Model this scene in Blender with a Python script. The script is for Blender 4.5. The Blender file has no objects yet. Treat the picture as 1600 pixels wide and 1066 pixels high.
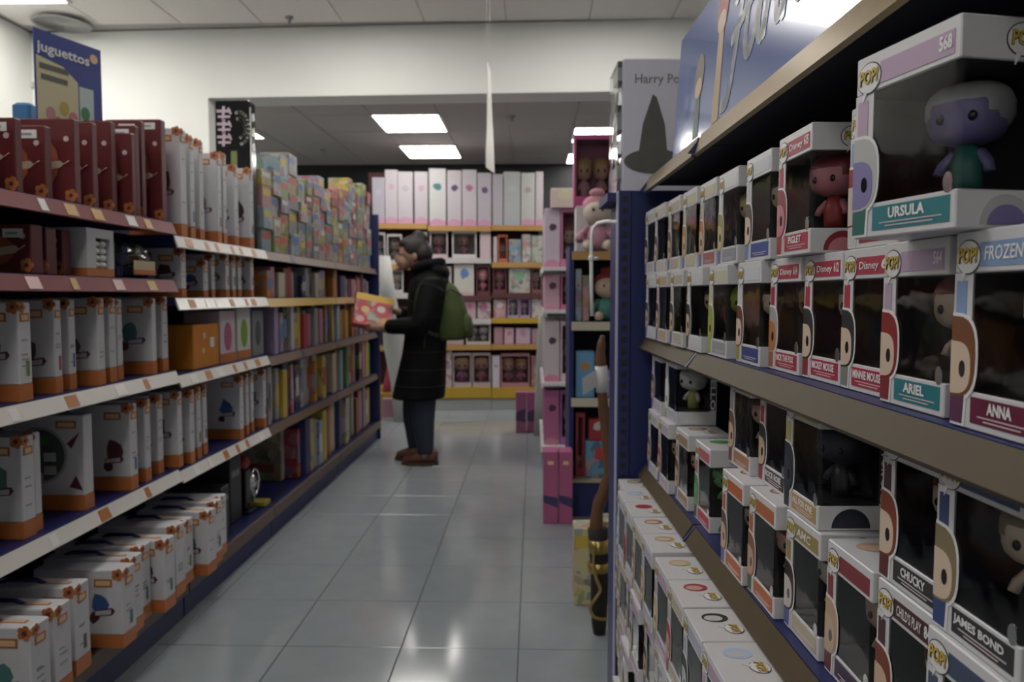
import bpy, bmesh, math, random
from mathutils import Vector, Matrix, Euler
random.seed(7)
PI = math.pi
scene = bpy.context.scene
C = scene.collection
# ---------------------------------------------------------------- camera
F_PX = 1214.0
YAW = math.atan(34 / F_PX); PITCH = math.atan(72 / F_PX)
cd = bpy.data.cameras.new('camera'); cam = bpy.data.objects.new('camera', cd); C.objects.link(cam)
cam.location = (0, 0, 1.2); cam.rotation_euler = (PI / 2 - PITCH, 0, YAW)
cd.sensor_width = 36; cd.lens = 36 * F_PX / 1600; cd.clip_start = 0.02
cd.dof.use_dof = True; cd.dof.focus_distance = 0.95; cd.dof.aperture_fstop = 7.5
scene.camera = cam
# ---------------------------------------------------------------- world + exposure
w = bpy.data.worlds.new('world'); scene.world = w; w.use_nodes = True
w.node_tree.nodes['Background'].inputs[0].default_value = (0.5, 0.5, 0.5, 1)
w.node_tree.nodes['Background'].inputs[1].default_value = 0.02
vs = scene.view_settings
vs.view_transform = 'Standard'; vs.look = 'None'; vs.gamma = 1; vs.use_curve_mapping = False
vs.exposure = 0.0
PANEL_POWER = 17.0          # radiance of the ceiling light panels
# ---------------------------------------------------------------- pixel -> place
CM = Euler(cam.rotation_euler).to_matrix(); CP = Vector(cam.location)
def ray(px, py): return CM @ Vector(((px - 800) / F_PX, -(py - 533) / F_PX, -1))
def hit(px, py, P, n):
    d = ray(px, py); n = Vector(n); return CP + d * ((Vector(P) - CP).dot(n) / d.dot(n))
def atX(px, py, X): return hit(px, py, (X, 0, 0), (1, 0, 0))
def atY(px, py, Y): return hit(px, py, (0, Y, 0), (0, 1, 0))
def atZ(px, py, Z): return hit(px, py, (0, 0, Z), (0, 0, 1))
TH = math.radians(1.84)    # the near right gondola stands slightly askew
def G(u, v, z): return Vector((u * math.cos(TH) - v * math.sin(TH), u * math.sin(TH) + v * math.cos(TH), z))
ORD = ['first','second','third','fourth','fifth','sixth','seventh','eighth','ninth','tenth','eleventh','twelfth','thirteenth','fourteenth','fifteenth','sixteenth','seventeenth','eighteenth','nineteenth']
ORD += ['twentieth'] + ['twenty-' + o for o in ORD[:9]] + ['thirtieth'] + ['thirty-' + o for o in ORD[:9]] + ['fortieth'] + ['forty-' + o for o in ORD[:9]] + ['fiftieth'] + ['fifty-' + o for o in ORD[:9]]
# ---------------------------------------------------------------- materials
_m = {}
def mat(name, col=None, rough=0.5, metal=0, noise=0.0, nscale=30, bump=0.0, emit=0, spec=0.5, coat=0):
    if name in _m: return _m[name]
    m = bpy.data.materials.new(name); m.use_nodes = True; nt = m.node_tree; b = nt.nodes['Principled BSDF']
    b.inputs['Roughness'].default_value = rough; b.inputs['Metallic'].default_value = metal
    b.inputs['Specular IOR Level'].default_value = spec; b.inputs['Coat Weight'].default_value = coat
    c = (*col, 1)
    b.inputs['Base Color'].default_value = c
    if noise or bump:
        tc = nt.nodes.new('ShaderNodeTexCoord'); n = nt.nodes.new('ShaderNodeTexNoise')
        n.inputs['Scale'].default_value = nscale; n.inputs['Detail'].default_value = 4
        nt.links.new(tc.outputs['Object'], n.inputs['Vector'])
        if noise:
            mx = nt.nodes.new('ShaderNodeMix'); mx.data_type = 'RGBA'
            mx.inputs[6].default_value = (*[x * (1 - noise) for x in col], 1); mx.inputs[7].default_value = (*[min(1, x * (1 + noise)) for x in col], 1)
            nt.links.new(n.outputs['Fac'], mx.inputs[0]); nt.links.new(mx.outputs[2], b.inputs['Base Color'])
        if bump:
            bp = nt.nodes.new('ShaderNodeBump'); bp.inputs['Strength'].default_value = bump; bp.inputs['Distance'].default_value = 0.003
            nt.links.new(n.outputs['Fac'], bp.inputs['Height']); nt.links.new(bp.outputs[0], b.inputs['Normal'])
    if emit:
        b.inputs['Emission Color'].default_value = c; b.inputs['Emission Strength'].default_value = emit
    _m[name] = m; return m
def col(r, g, b, rough=0.45):
    return mat('ink_%02x%02x%02x_%d' % (int(r * 255), int(g * 255), int(b * 255), int(rough * 100)), (r, g, b), rough)
def tint(name, rough, prints):
    """carton colour comes from the object's own colour; 'prints' scatters printed artwork patches over it"""
    m = bpy.data.materials.new(name); m.use_nodes = True; nt = m.node_tree; b = nt.nodes['Principled BSDF']
    b.inputs['Roughness'].default_value = rough
    oi = nt.nodes.new('ShaderNodeObjectInfo'); tc = nt.nodes.new('ShaderNodeTexCoord')
    src = oi.outputs['Color']
    if prints:
        ad = nt.nodes.new('ShaderNodeVectorMath'); ad.operation = 'MULTIPLY_ADD'
        sc = nt.nodes.new('ShaderNodeVectorMath'); sc.operation = 'SCALE'; sc.inputs[0].default_value = (37, 53, 71)
        nt.links.new(oi.outputs['Random'], sc.inputs['Scale'])
        ad.inputs[1].default_value = (1, 1, 1)
        nt.links.new(tc.outputs['Object'], ad.inputs[0]); nt.links.new(sc.outputs[0], ad.inputs[2])
        nz = nt.nodes.new('ShaderNodeTexNoise'); nz.inputs['Scale'].default_value = 14; nz.inputs['Detail'].default_value = 2
        v = nt.nodes.new('ShaderNodeTexVoronoi'); v.inputs['Scale'].default_value = prints
        nt.links.new(ad.outputs[0], nz.inputs['Vector'])
        wv = nt.nodes.new('ShaderNodeMix'); wv.data_type = 'VECTOR'; wv.inputs[0].default_value = 0.06
        nt.links.new(ad.outputs[0], wv.inputs[4]); nt.links.new(nz.outputs['Color'], wv.inputs[5]); nt.links.new(wv.outputs[1], v.inputs['Vector'])
        sp = nt.nodes.new('ShaderNodeSeparateColor'); nt.links.new(v.outputs['Color'], sp.inputs[0])
        cr = nt.nodes.new('ShaderNodeValToRGB'); cr.color_ramp.interpolation = 'CONSTANT'
        pal = [(.40,.38,.33),(.30,.07,.07),(.40,.30,.07),(.09,.16,.28),(.45,.42,.36),(.12,.2,.1),(.33,.18,.22),(.05,.045,.05),(.34,.2,.09),(.2,.28,.33)]
        while len(cr.color_ramp.elements) < len(pal): cr.color_ramp.elements.new(0.5)
        for i, p in enumerate(pal):
            cr.color_ramp.elements[i].position = i / len(pal); cr.color_ramp.elements[i].color = (*p, 1)
        nt.links.new(sp.outputs[0], cr.inputs[0])
        gt = nt.nodes.new('ShaderNodeMath'); gt.operation = 'GREATER_THAN'; gt.inputs[1].default_value = 0.45
        nt.links.new(sp.outputs[1], gt.inputs[0])
        fd = nt.nodes.new('ShaderNodeMath'); fd.operation = 'MULTIPLY'; fd.inputs[1].default_value = 0.62; nt.links.new(gt.outputs[0], fd.inputs[0])
        mx = nt.nodes.new('ShaderNodeMix'); mx.data_type = 'RGBA'
        nt.links.new(fd.outputs[0], mx.inputs[0]); nt.links.new(oi.outputs['Color'], mx.inputs[6]); nt.links.new(cr.outputs[0], mx.inputs[7])
        src = mx.outputs[2]
    else:
        nz = nt.nodes.new('ShaderNodeTexNoise'); nz.inputs['Scale'].default_value = 40
        nt.links.new(tc.outputs['Object'], nz.inputs['Vector'])
        rm = nt.nodes.new('ShaderNodeMapRange'); rm.inputs[3].default_value = 0.93; rm.inputs[4].default_value = 1.04
        nt.links.new(nz.outputs['Fac'], rm.inputs[0])
        ml = nt.nodes.new('ShaderNodeVectorMath'); ml.operation = 'SCALE'
        nt.links.new(oi.outputs['Color'], ml.inputs[0]); nt.links.new(rm.outputs[0], ml.inputs['Scale'])
        src = ml.outputs[0]
    nt.links.new(src, b.inputs['Base Color']); return m
TINT = tint('tinted_card', 0.42, 0); PRINT = tint('printed_card', 0.4, 20); PRINTS = tint('printed_card_fine', 0.4, 27)
def film(name, tintc, gl):
    m = bpy.data.materials.new(name); m.use_nodes = True; nt = m.node_tree; nt.nodes.clear()
    o = nt.nodes.new('ShaderNodeOutputMaterial'); t = nt.nodes.new('ShaderNodeBsdfTransparent'); g = nt.nodes.new('ShaderNodeBsdfGlossy')
    t.inputs[0].default_value = (*tintc, 1); g.inputs['Roughness'].default_value = 0.06
    f = nt.nodes.new('ShaderNodeFresnel'); f.inputs[0].default_value = 1.45
    ml = nt.nodes.new('ShaderNodeMath'); ml.operation = 'MULTIPLY'; ml.inputs[1].default_value = gl
    n = nt.nodes.new('ShaderNodeTexNoise'); n.inputs['Scale'].default_value = 18; tc = nt.nodes.new('ShaderNodeTexCoord')
    bp = nt.nodes.new('ShaderNodeBump'); bp.inputs['Strength'].default_value = 0.25; bp.inputs['Distance'].default_value = 0.004
    nt.links.new(tc.outputs['Object'], n.inputs['Vector']); nt.links.new(n.outputs[0], bp.inputs['Height']); nt.links.new(bp.outputs[0], g.inputs['Normal'])
    x = nt.nodes.new('ShaderNodeMixShader'); nt.links.new(f.outputs[0], ml.inputs[0]); nt.links.new(ml.outputs[0], x.inputs[0])
    nt.links.new(t.outputs[0], x.inputs[1]); nt.links.new(g.outputs[0], x.inputs[2]); nt.links.new(x.outputs[0], o.inputs[0]); return m
FILM = film('clear_film', (0.93, 0.94, 0.95), 1.0)
WHITE = mat('white_card', (0.57, 0.56, 0.58), 0.35, noise=0.03, nscale=60)
LINER = mat('dark_liner', (0.035, 0.034, 0.036), 0.6)
NAVY = mat('navy_steel', (0.012, 0.018, 0.11), 0.45, noise=0.12, nscale=12)
BLUE = mat('blue_steel', (0.011, 0.017, 0.095), 0.42, noise=0.1, nscale=12)
DARK = mat('dark_backboard', (0.008, 0.009, 0.02), 0.7, noise=0.1)
BRONZE = mat('bronze_rail', (0.072, 0.05, 0.025), 0.55, noise=0.12, nscale=25, spec=0.25)
BRONZE2 = mat('polished_bronze', (0.26, 0.19, 0.10), 0.3, metal=0.7, noise=0.12, nscale=25)
BROWN = mat('brown_rail', (0.13, 0.085, 0.06), 0.45, noise=0.15, nscale=25)
RAILW = mat('white_rail', (0.72, 0.69, 0.64), 0.25, noise=0.04)
RAILR = mat('red_rail', (0.17, 0.007, 0.015), 0.4, noise=0.08, spec=0.25)
RAILY = mat('yellow_rail', (0.45, 0.29, 0.03), 0.4, noise=0.08)
WOODY = mat('yellow_wood', (0.42, 0.24, 0.08), 0.45, noise=0.12)
BLACK = mat('black', (0.01, 0.01, 0.011), 0.5); BLACKG = mat('black_gloss', (0.01, 0.01, 0.012), 0.12)
STEEL = mat('white_enamel', (0.75, 0.74, 0.72), 0.3); SILVER = mat('silver', (0.7, 0.7, 0.7), 0.2, metal=1)
ORANGE = mat('orange_print', (0.52, 0.17, 0.05), 0.42, noise=0.12, nscale=40); ORANGE2 = mat('orange_logo', (0.42, 0.15, 0.03), 0.4); CREAM = mat('logo_cream', (0.75, 0.5, 0.3), 0.4)
GREYINK = mat('grey_ink', (0.3, 0.3, 0.33), 0.5); MAROON = mat('maroon_ink', (0.1, 0.02, 0.05), 0.5)
# ---------------------------------------------------------------- mesh builder
class MB:
    def __init__(s): s.v = []; s.f = []; s.mi = []; s.m = []; s.sm = []
    def slot(s, m):
        if m not in s.m: s.m.append(m)
        return s.m.index(m)
    def add(s, vs, fs, m, smooth=False):
        o = len(s.v); k = s.slot(m); s.v += [tuple(v) for v in vs]
        for f in fs: s.f.append([o + i for i in f]); s.mi.append(k); s.sm.append(smooth)
        return s
    def box(s, x0, x1, y0, y1, z0, z1, m, T=None):
        vs = [Vector((x, y, z)) for z in (z0, z1) for y in (y0, y1) for x in (x0, x1)]
        if T: vs = [T @ v for v in vs]
        return s.add(vs, [(0,2,3,1),(4,5,7,6),(0,1,5,4),(2,6,7,3),(0,4,6,2),(1,3,7,5)], m)
    def bbox(s, x0, x1, y0, y1, z0, z1, m, r=0.004):
        """box with chamfered vertical and horizontal edges"""
        def ring(z, i): return [Vector(p) for p in ((x0+r-i+0, y0+i, z),)]
        vs = []; fs = []
        lv = [(z0, r), (z0 + r, 0), (z1 - r, 0), (z1, r)]
        for z, i in lv:
            a, b, c, d = x0 + i, x1 - i, y0 + i, y1 - i
            vs += [(a + r, c, z), (b - r, c, z), (b, c + r, z), (b, d - r, z), (b - r, d, z), (a + r, d, z), (a, d - r, z), (a, c + r, z)]
        for k in range(3):
            for j in range(8): fs.append((k*8+j, k*8+(j+1)%8, (k+1)*8+(j+1)%8, (k+1)*8+j))
        fs.append(tuple(range(7, -1, -1))); fs.append(tuple(range(24, 32)))
        return s.add(vs, fs, m)
    def prism(s, pts, y0, y1, m, axis='y', T=None):
        """outline pts (a,b) extruded; axis 'y': (x,z) outline, 'x': (y,z), 'z': (x,y). y0 is the outer face"""
        n = len(pts)
        f = {'y': lambda a, b, c: (a, c, b), 'x': lambda a, b, c: (c, a, b), 'z': lambda a, b, c: (a, b, c)}[axis]
        vs = [Vector(f(a, b, y0)) for a, b in pts] + [Vector(f(a, b, y1)) for a, b in pts]
        if T: vs = [T @ v for v in vs]
        return s.add(vs, [tuple(range(n)), tuple(range(2*n-1, n-1, -1))] + [(i, (i+1) % n, n+(i+1) % n, n+i) for i in range(n)], m)
    def ell(s, c, r, m, nu=12, nv=8, T=None, pw=1.0):
        vs = []; fs = []
        def sg(x): return math.copysign(abs(x) ** pw, x)
        for j in range(nv + 1):
            ph = -PI / 2 + PI * j / nv
            for i in range(nu):
                th = 2 * PI * i / nu
                vs.append(Vector((r[0]*sg(math.cos(ph))*sg(math.cos(th)), r[1]*sg(math.cos(ph))*sg(math.sin(th)), r[2]*sg(math.sin(ph)))))
        if T: vs = [T @ v for v in vs]
        vs = [v + Vector(c) for v in vs]
        for j in range(nv):
            for i in range(nu): fs.append((j*nu+i, j*nu+(i+1)%nu, (j+1)*nu+(i+1)%nu, (j+1)*nu+i))
        return s.add(vs, fs, m, True)
    def loft(s, rings, m, smooth=True):
        n = len(rings[0]); vs = [p for r in rings for p in r]; fs = []
        for k in range(len(rings) - 1):
            for j in range(n): fs.append((k*n+j, k*n+(j+1)%n, (k+1)*n+(j+1)%n, (k+1)*n+j))
        fs.append(tuple(range(n-1, -1, -1))); fs.append(tuple(range((len(rings)-1)*n, len(rings)*n)))
        return s.add(vs, fs, m, smooth)
    def slices(s, sl, m, n=20, pw=1.0):
        """horizontal slices (x0,x1,yc,ry,z)"""
        def sg(x): return math.copysign(abs(x) ** pw, x)
        return s.loft([[Vector(((a+b)/2 + (b-a)/2*sg(math.cos(2*PI*i/n)), yc + ry*sg(math.sin(2*PI*i/n)), z)) for i in range(n)] for a, b, yc, ry, z in sl], m)
    def tube(s, pts, rad, m, n=10):
        pts = [Vector(p) for p in pts]
        if not hasattr(rad, '__len__'): rad = [rad] * len(pts)
        rings = []; up = None
        for i, p in enumerate(pts):
            t = (pts[min(i+1, len(pts)-1)] - pts[max(i-1, 0)]).normalized()
            if up is None: up = Vector((0, 0, 1)) if abs(t.z) < 0.9 else Vector((0, 1, 0))
            a = t.cross(up).normalized(); b = a.cross(t).normalized(); up = b
            rings.append([p + (a*math.cos(2*PI*k/n) + b*math.sin(2*PI*k/n))*rad[i] for k in range(n)])
        return s.loft(rings, m)
    def stroke(s, pts, wd, y, m, th=0.001, T=None):
        """flat lettering stroke in the x,z plane at depth y"""
        for (ax, az), (bx, bz) in zip(pts[:-1], pts[1:]):
            dx, dz = bx-ax, bz-az; L = math.hypot(dx, dz) or 1; nx, nz = -dz/L*wd/2, dx/L*wd/2; ex, ez = dx/L*wd*.35, dz/L*wd*.35
            s.prism([(ax-ex+nx, az-ez+nz), (ax-ex-nx, az-ez-nz), (bx+ex-nx, bz+ez-nz), (bx+ex+nx, bz+ez+nz)], y, y+th, m, 'y', T)
        return s
    def mesh(s, name):
        me = bpy.data.meshes.new(name); me.from_pydata(s.v, [], s.f)
        for m in s.m: me.materials.append(m)
        me.polygons.foreach_set('material_index', s.mi); me.polygons.foreach_set('use_smooth', s.sm)
        bm = bmesh.new(); bm.from_mesh(me); bmesh.ops.recalc_face_normals(bm, faces=bm.faces); bm.to_mesh(me); bm.free()
        me.update(); return me
    def build(s, name, parent=None, loc=(0,0,0), rz=0, color=None): return put(name, s.mesh(name), parent, loc, rz, color)
def put(name, me, parent=None, loc=(0,0,0), rz=0, color=None, sc=None, rot=None, mats=None):
    o = bpy.data.objects.new(name, me); C.objects.link(o); o.parent = parent; o.location = loc
    o.rotation_euler = rot if rot else (0, 0, rz)
    if color: o.color = (*color, 1)
    if sc: o.scale = sc
    if mats:
        for i, m in enumerate(mats): o.material_slots[i].link = 'OBJECT'; o.material_slots[i].material = m
    return o
def thing(name, label, cat, loc=(0,0,0), rz=0, group=None, rot=None):
    o = bpy.data.objects.new(name, None); C.objects.link(o); o.empty_display_size = 0.05
    o.location = loc; o.rotation_euler = rot if rot else (0, 0, rz); return tag(o, label, cat, group)
def tag(o, label, cat, group=None):
    o['label'] = label; o['category'] = cat
    if group: o['group'] = group
    return o
def struct(o): o['kind'] = 'structure'; return o
_t = {}
def text_mesh(s, m, bold=0.0, shear=0.0):
    k = (s, m.name, bold, shear)
    if k in _t: return _t[k]
    cu = bpy.data.curves.new('lettering', 'FONT'); cu.body = s; cu.size = 1; cu.align_x = 'CENTER'; cu.align_y = 'CENTER'; cu.offset = bold; cu.shear = shear; cu.resolution_u = 2; cu.extrude = 0.004
    o = bpy.data.objects.new('lettering', cu); C.objects.link(o)
    me = bpy.data.meshes.new_from_object(o.evaluated_get(bpy.context.evaluated_depsgraph_get())); bpy.data.objects.remove(o)
    me.name = 'lettering'; me.materials.clear(); me.materials.append(m)
    xs = [v.co.x for v in me.vertices] or [0, 1]; zs = [v.co.y for v in me.vertices] or [0, 1]
    _t[k] = (me, max(xs)-min(xs), max(zs)-min(zs)); return _t[k]
def lettering(s, m, width, height, parent, loc, face='front', bold=0.01, shear=0, name='lettering'):
    me, tw, th = text_mesh(s, m, bold, shear)
    rot = {'front': (PI/2, 0, 0), 'right': (PI/2, 0, PI/2), 'top': (0, 0, 0), 'left': (PI/2, 0, -PI/2)}[face]
    return put(name, me, parent, loc, rot=rot, sc=(width/tw, height/th, width/tw))
def circ(cx, cz, rx, rz, n=20, a0=0, a1=2*PI): return [(cx + rx*math.cos(a0+(a1-a0)*i/n), cz + rz*math.sin(a0+(a1-a0)*i/n)) for i in range(n)]
def smooth(pts, n=4):
    pts = [Vector(p) for p in pts]; out = []
    for i in range(len(pts)-1):
        p0, p1, p2, p3 = pts[max(i-1,0)], pts[i], pts[i+1], pts[min(i+2, len(pts)-1)]
        for k in range(n):
            s = k/n; out.append(.5*((2*p1) + (p2-p0)*s + (2*p0-5*p1+4*p2-p3)*s*s + (3*p1-p0-3*p2+p3)*s**3))
    return out + [pts[-1]]
# ================================================================ the room
FLOORM = mat('floor_tile', (0.25, 0.275, 0.295), 0.12, noise=0.10, nscale=9, spec=0.6)
GROUT = mat('grout', (0.07, 0.08, 0.09), 0.8); WALLM = mat('wall_paint', (0.71, 0.715, 0.685), 0.85, noise=0.03, nscale=3, bump=0.05)
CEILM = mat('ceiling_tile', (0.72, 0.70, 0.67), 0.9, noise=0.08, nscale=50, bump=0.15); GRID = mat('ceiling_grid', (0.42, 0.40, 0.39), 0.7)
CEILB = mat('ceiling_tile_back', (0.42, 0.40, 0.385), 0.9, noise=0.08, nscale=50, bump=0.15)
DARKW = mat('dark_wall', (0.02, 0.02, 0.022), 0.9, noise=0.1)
XL, XR, YN, YF = -3.85, 2.4, -5.4, 9.5; YW = 5.85; HF, HB = 3.2, 2.78
def slab(name, x0, x1, y0, y1, z0, z1, m, rz=0):
    return struct(MB().box(x0, x1, y0, y1, z0, z1, m).build(name, rz=rz))
floor = slab('floor', XL - .1, XR + .1, YN - .1, YF + .1, -0.05, -0.004, GROUT)
tile_me = MB().bbox(-.1985, .1985, -.1985, .1985, -0.004, 0, FLOORM, 0.0012).mesh('floor_tile')
rest = MB()
for i in range(-10, 7):
    for j in range(-21, 18):
        x, y = -.25 + .4 * i, 2.77 + .4 * j
        if x < XL or x > XR or y > YF or y < YN: continue
        if -1.5 < x < 0.7 and 1.4 < y < 8.6: put('tile', tile_me, floor, (x, y, 0))
        else: rest.box(x-.1985, x+.1985, y-.1985, y+.1985, -0.004, 0, FLOORM)
o = rest.build('outer_tiles', floor); o['kind'] = 'stuff'
slab('wall_left', XL - .1, XL, YN, YF, 0, HF, WALLM); slab('wall_right', XR, XR + .1, YN, YF, 0, HF, WALLM)
slab('wall_rear', XL, XR, YN - .1, YN, 0, HF, WALLM); slab('wall_back', XL, XR, YF, YF + .1, 0, HB, DARKW)
# dividing wall with the wide opening, a touch askew
wm = MB(); JL, JR, LB = -2.47, 1.6, 2.69
wm.box(XL - 0.1, JL, 0, .28, 0, HF, WALLM); wm.box(JL, JR, 0, .28, LB, HF, WALLM); wm.box(JR, XR + .2, 0, .28, 0, HF, WALLM)
wo = struct(wm.build('wall_middle', loc=(0, YW - .02, 0), rz=math.radians(-2.0)))
# ceilings
ct = MB().bbox(-.2965, .2965, -.2965, .2965, 0, .012, CEILM, 0.003).mesh('ceiling_tile')
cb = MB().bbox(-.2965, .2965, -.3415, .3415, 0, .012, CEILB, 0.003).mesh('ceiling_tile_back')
cf = slab('ceiling', XL, XR, YN, YW + .1, HF + .008, HF + .05, GRID)
cbk = slab('ceiling_back_room', XL, XR, YW + .1, YF, HB + .008, HB + .05, GRID)
rest = MB()
for i in range(-6, 8):
    for j in range(-18, 1):
        x, y = -.5 + .6 * i - .005, 5.5 + .6 * j
        if not (XL < x < XR and y > YN): continue
        if y > 4.8: put('tile', ct, cf, (x, y, HF))
        else: rest.box(x-.2965, x+.2965, y-.2965, y+.2965, HF, HF+.008, CEILM)
o = rest.build('outer_tiles', cf); o['kind'] = 'stuff'
for i in range(-6, 6):
    for j in range(0, 5):
        x, y = -1.13 + .6 * i, 6.55 + .69 * j
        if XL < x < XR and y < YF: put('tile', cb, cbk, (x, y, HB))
# light panels
EMIT = mat('light_diffuser', (1.0, 0.97, 0.92), 0.5, emit=PANEL_POWER)
def panel(x, y, z, sx, sy, label):
    t = thing('ceiling_light', label, 'ceiling light', (x, y, z - .012), group='square ceiling light panels')
    f = MB()
    for a in (-1, 1):
        f.box(a*sx/2 - .012, a*sx/2 + .012, -sy/2 - .012, sy/2 + .012, 0, .012, STEEL)
        f.box(-sx/2, sx/2, a*sy/2 - .012, a*sy/2 + .012, 0, .012, STEEL)
    f.build('frame', t); MB().box(-sx/2 + .012, sx/2 - .012, -sy/2 + .012, sy/2 - .012, .003, .010, EMIT).build('diffuser', t)
panel(-1.13, 7.22, HB, .60, .72, 'bright square ceiling light, larger and nearer of two over the aisle')
panel(-1.13, 8.64, HB, .60, .74, 'bright square ceiling light, smaller and farther of two over the aisle')
panel(.69, 7.78, HB, .62, .70, 'bright ceiling light half hidden behind the pink toy box, nearer one')
panel(.69, 9.1, HB, .62, .62, 'bright ceiling light half hidden behind the pink toy box, farther one')
panel(-3.0, 7.5, HB, .60, .70, 'ceiling light of the back room, over the left side')
panel(-3.47, 5.06, HF, .60, .58, 'bright ceiling light at the upper left corner by the air vent')
k = 0
for x, y in ((-2.9, 4.6), (-1.25, 4.88), (-1.25, 3.5), (.5, 4.85), (-2.6, 1.8), (-.85, .9), (-2.2, -2.3), (-.85, -2.3), (-2.2, -4.2), (-.85, -4.2)):  # unseen panels added and placed for front-room brightness and the sign's glare
    panel(x, y, HF, .60, .60, '%s added ceiling light out of view, placed to light the front room' % ORD[k]); k += 1
# round air diffuser and small ceiling fittings
p = atZ(97, 36, HF - .02); t = thing('air_vent', 'round grey ceiling air diffuser with concentric rings', 'vent', (p.x, p.y, HF))
VENT = mat('vent_grey', (0.3, 0.3, 0.29), 0.5)
for k, r in enumerate((.2, .145, .09, .04)):
    n = 32; rings = [[Vector((rr*math.cos(2*PI*i/n), rr*math.sin(2*PI*i/n), zz)) for i in range(n)] for rr, zz in ((r, -.03 + .004*k), (r - .012, -.034 + .004*k), (r - .045, -.005), (r - .04, -.001))]
    b = MB(); b.loft(rings, VENT); b.build('ring', t)
for nm, px, py, z, lab in (('sprinkler', 505, 239, HB, 'small dark sprinkler head on the back room ceiling'), ('sprinkler', 452, 33, HF, 'small dark sprinkler head on the front ceiling'), ('smoke_detector', 800, 186, HB, 'small dark round detector on the back room ceiling')):
    p = atZ(px, py, z - .03); b = MB(); b.slices([(-.03, .03, 0, .03, 0), (-.03, .03, 0, .03, -.012), (-.012, .012, 0, .012, -.02), (-.012, .012, 0, .012, -.05)][::-1], VENT, 12)
    tag(b.build(nm, loc=(p.x, p.y, z)), lab, 'ceiling fitting')
# hanging white sign seen edge on
b = MB(); pts = []
for k, (px, wpx, py) in enumerate(((763, 1.5, 104), (764, 3, 150), (765, 6, 200), (765, 9, 240), (765.5, 10, 266))):
    c = atY(px, py, 4.8); a = math.atan2(wpx * .004 , .22); hw = .11
    pts.append([Vector((c.x - math.sin(a)*hw, c.y - math.cos(a)*hw, c.z)), Vector((c.x + math.sin(a)*hw, c.y + math.cos(a)*hw, c.z - .004)), Vector((c.x + math.sin(a)*hw + .004, c.y + math.cos(a)*hw, c.z - .004)), Vector((c.x - math.sin(a)*hw + .004, c.y - math.cos(a)*hw, c.z))])
t = thing('hanging_sign', 'white card sign hanging edge on from the ceiling over the aisle', 'sign', (0, 0, 0))
b.loft(pts, mat('sign_white', (.75, .74, .70), .5), False); b.build('panel', t)
for q in (pts[0][0], pts[0][1]): MB().tube([q, Vector((q.x, q.y, HF - .001))], .0012, STEEL, 5).build('cord', t)

# ================================================================ left gondola
XS = -1.30
def left_bay(y0, y1, shelves, railm, label, tags, backtop, endpanel=False):
    t = thing('shelving_bay', label, 'shelf', (XS - .23, (y0 + y1) / 2, 0)); h = (y1 - y0) / 2 - .002; D = .45
    # local: x = +.23 is the front
    b = MB().box(.23 - D, .225, -h, h, 0, .09, NAVY); b.box(.22, .228, -h, h, 0.0, .085, BLUE); b.build('plinth', t)
    b = MB().box(.23 - D, .235, -h, h, .092, .148, BLUE); b.build('base_deck', t); MB().box(.236, .25, -h, h, .095, .150, BROWN).build('deck_edge', t)
    MB().box(.23 - D - .03, .23 - D - .002, -h, h, 0, backtop, DARK).build('back_panel', t)
    for s in (-1, 1): MB().box(.23 - D - .002, .23 - D + .03, s*h - (.03 if s > 0 else 0), s*h + (.03 if s < 0 else 0), .15, backtop, NAVY).build('upright', t)
    for k, z in enumerate(shelves):
        sh = MB().box(.23 - D, .222, -h, h, z - .03, z, NAVY).build('shelf', t)
        rm = railm[k]
        b = MB(); b.prism([(.223, z - .002), (.240, z - .044), (.234, z - .047), (.217, z - .004)], -h, h, rm, 'y'); b.build('price_rail', sh)
        for (yy, wd, m) in tags.get(k, ()):
            g = MB(); n0 = Vector((.223 + .0007, 0, z - .004)); n1 = Vector((.2395 + .0007, 0, z - .042))
            q = [Vector((n.x + .001, yy + e, n.z)) for n, e in ((n0.lerp(n1, .08), 0), (n0.lerp(n1, .08), wd), (n0.lerp(n1, .92), wd), (n0.lerp(n1, .92), 0))]
            g.add(q + [v - Vector((.0015, 0, 0)) for v in q], [(0,1,2,3), (4,7,6,5), (0,4,5,1), (1,5,6,2), (2,6,7,3), (3,7,4,0)], m); g.build('price_tag', sh)
    if endpanel:
        MB().box(.23 - D - .03, .25, h + .001, h + .03, 0, 1.86, BLUE).build('end_panel', t)
    return t
TAGW = mat('tag_white', (.8, .78, .76), .2); TAGO = ORANGE2; TAGP = mat('tag_pink', (.75, .5, .5), .25); GOLD = mat('gold_print', (.5, .3, .08), .35)
def tagset(h, n, ms, seed):
    r = random.Random(seed); out = []
    for i in range(n):
        y = -h + .05 + (2*h - .12) * (i + r.random() * .5) / n; out.append((y, r.choice((.03, .045, .055)), r.choice(ms)))
    return out
left_bay(.85, 2.795, (.56, .925, 1.255, 1.462), (RAILW, RAILW, RAILR, RAILR), 'left shelving bay nearest the viewer with red and white price rails', {0: tagset(.96, 7, (TAGO, TAGO, TAGW), 1), 1: tagset(.96, 8, (TAGO, TAGW, TAGO), 2), 2: tagset(.96, 9, (GOLD, TAGP, TAGW), 3), 3: tagset(.96, 12, (TAGW, TAGW, GOLD, TAGP), 4)}, 1.74)
left_bay(2.80, 3.765, (.55, .905, 1.19, 1.418), (RAILW,) * 4, 'second left shelving bay with white price rails', {k: tagset(.47, 6, (TAGO, TAGW, TAGO), 10 + k) for k in range(4)}, 1.74)
left_bay(3.77, 5.07, (.55, .895, 1.185, 1.415), (BROWN, BROWN, RAILY, BROWN), 'third left shelving bay with brown rails and a yellow rail', {3: ((-.28, .06, NAVY),), 1: ((-.10, .03, NAVY),)}, 1.8)
left_bay(5.075, 6.40, (.55, .895, 1.185, 1.415), (BROWN, BROWN, WOODY, BROWN), 'farthest left shelving bay with a blue end panel', {}, 1.8, True)

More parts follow.
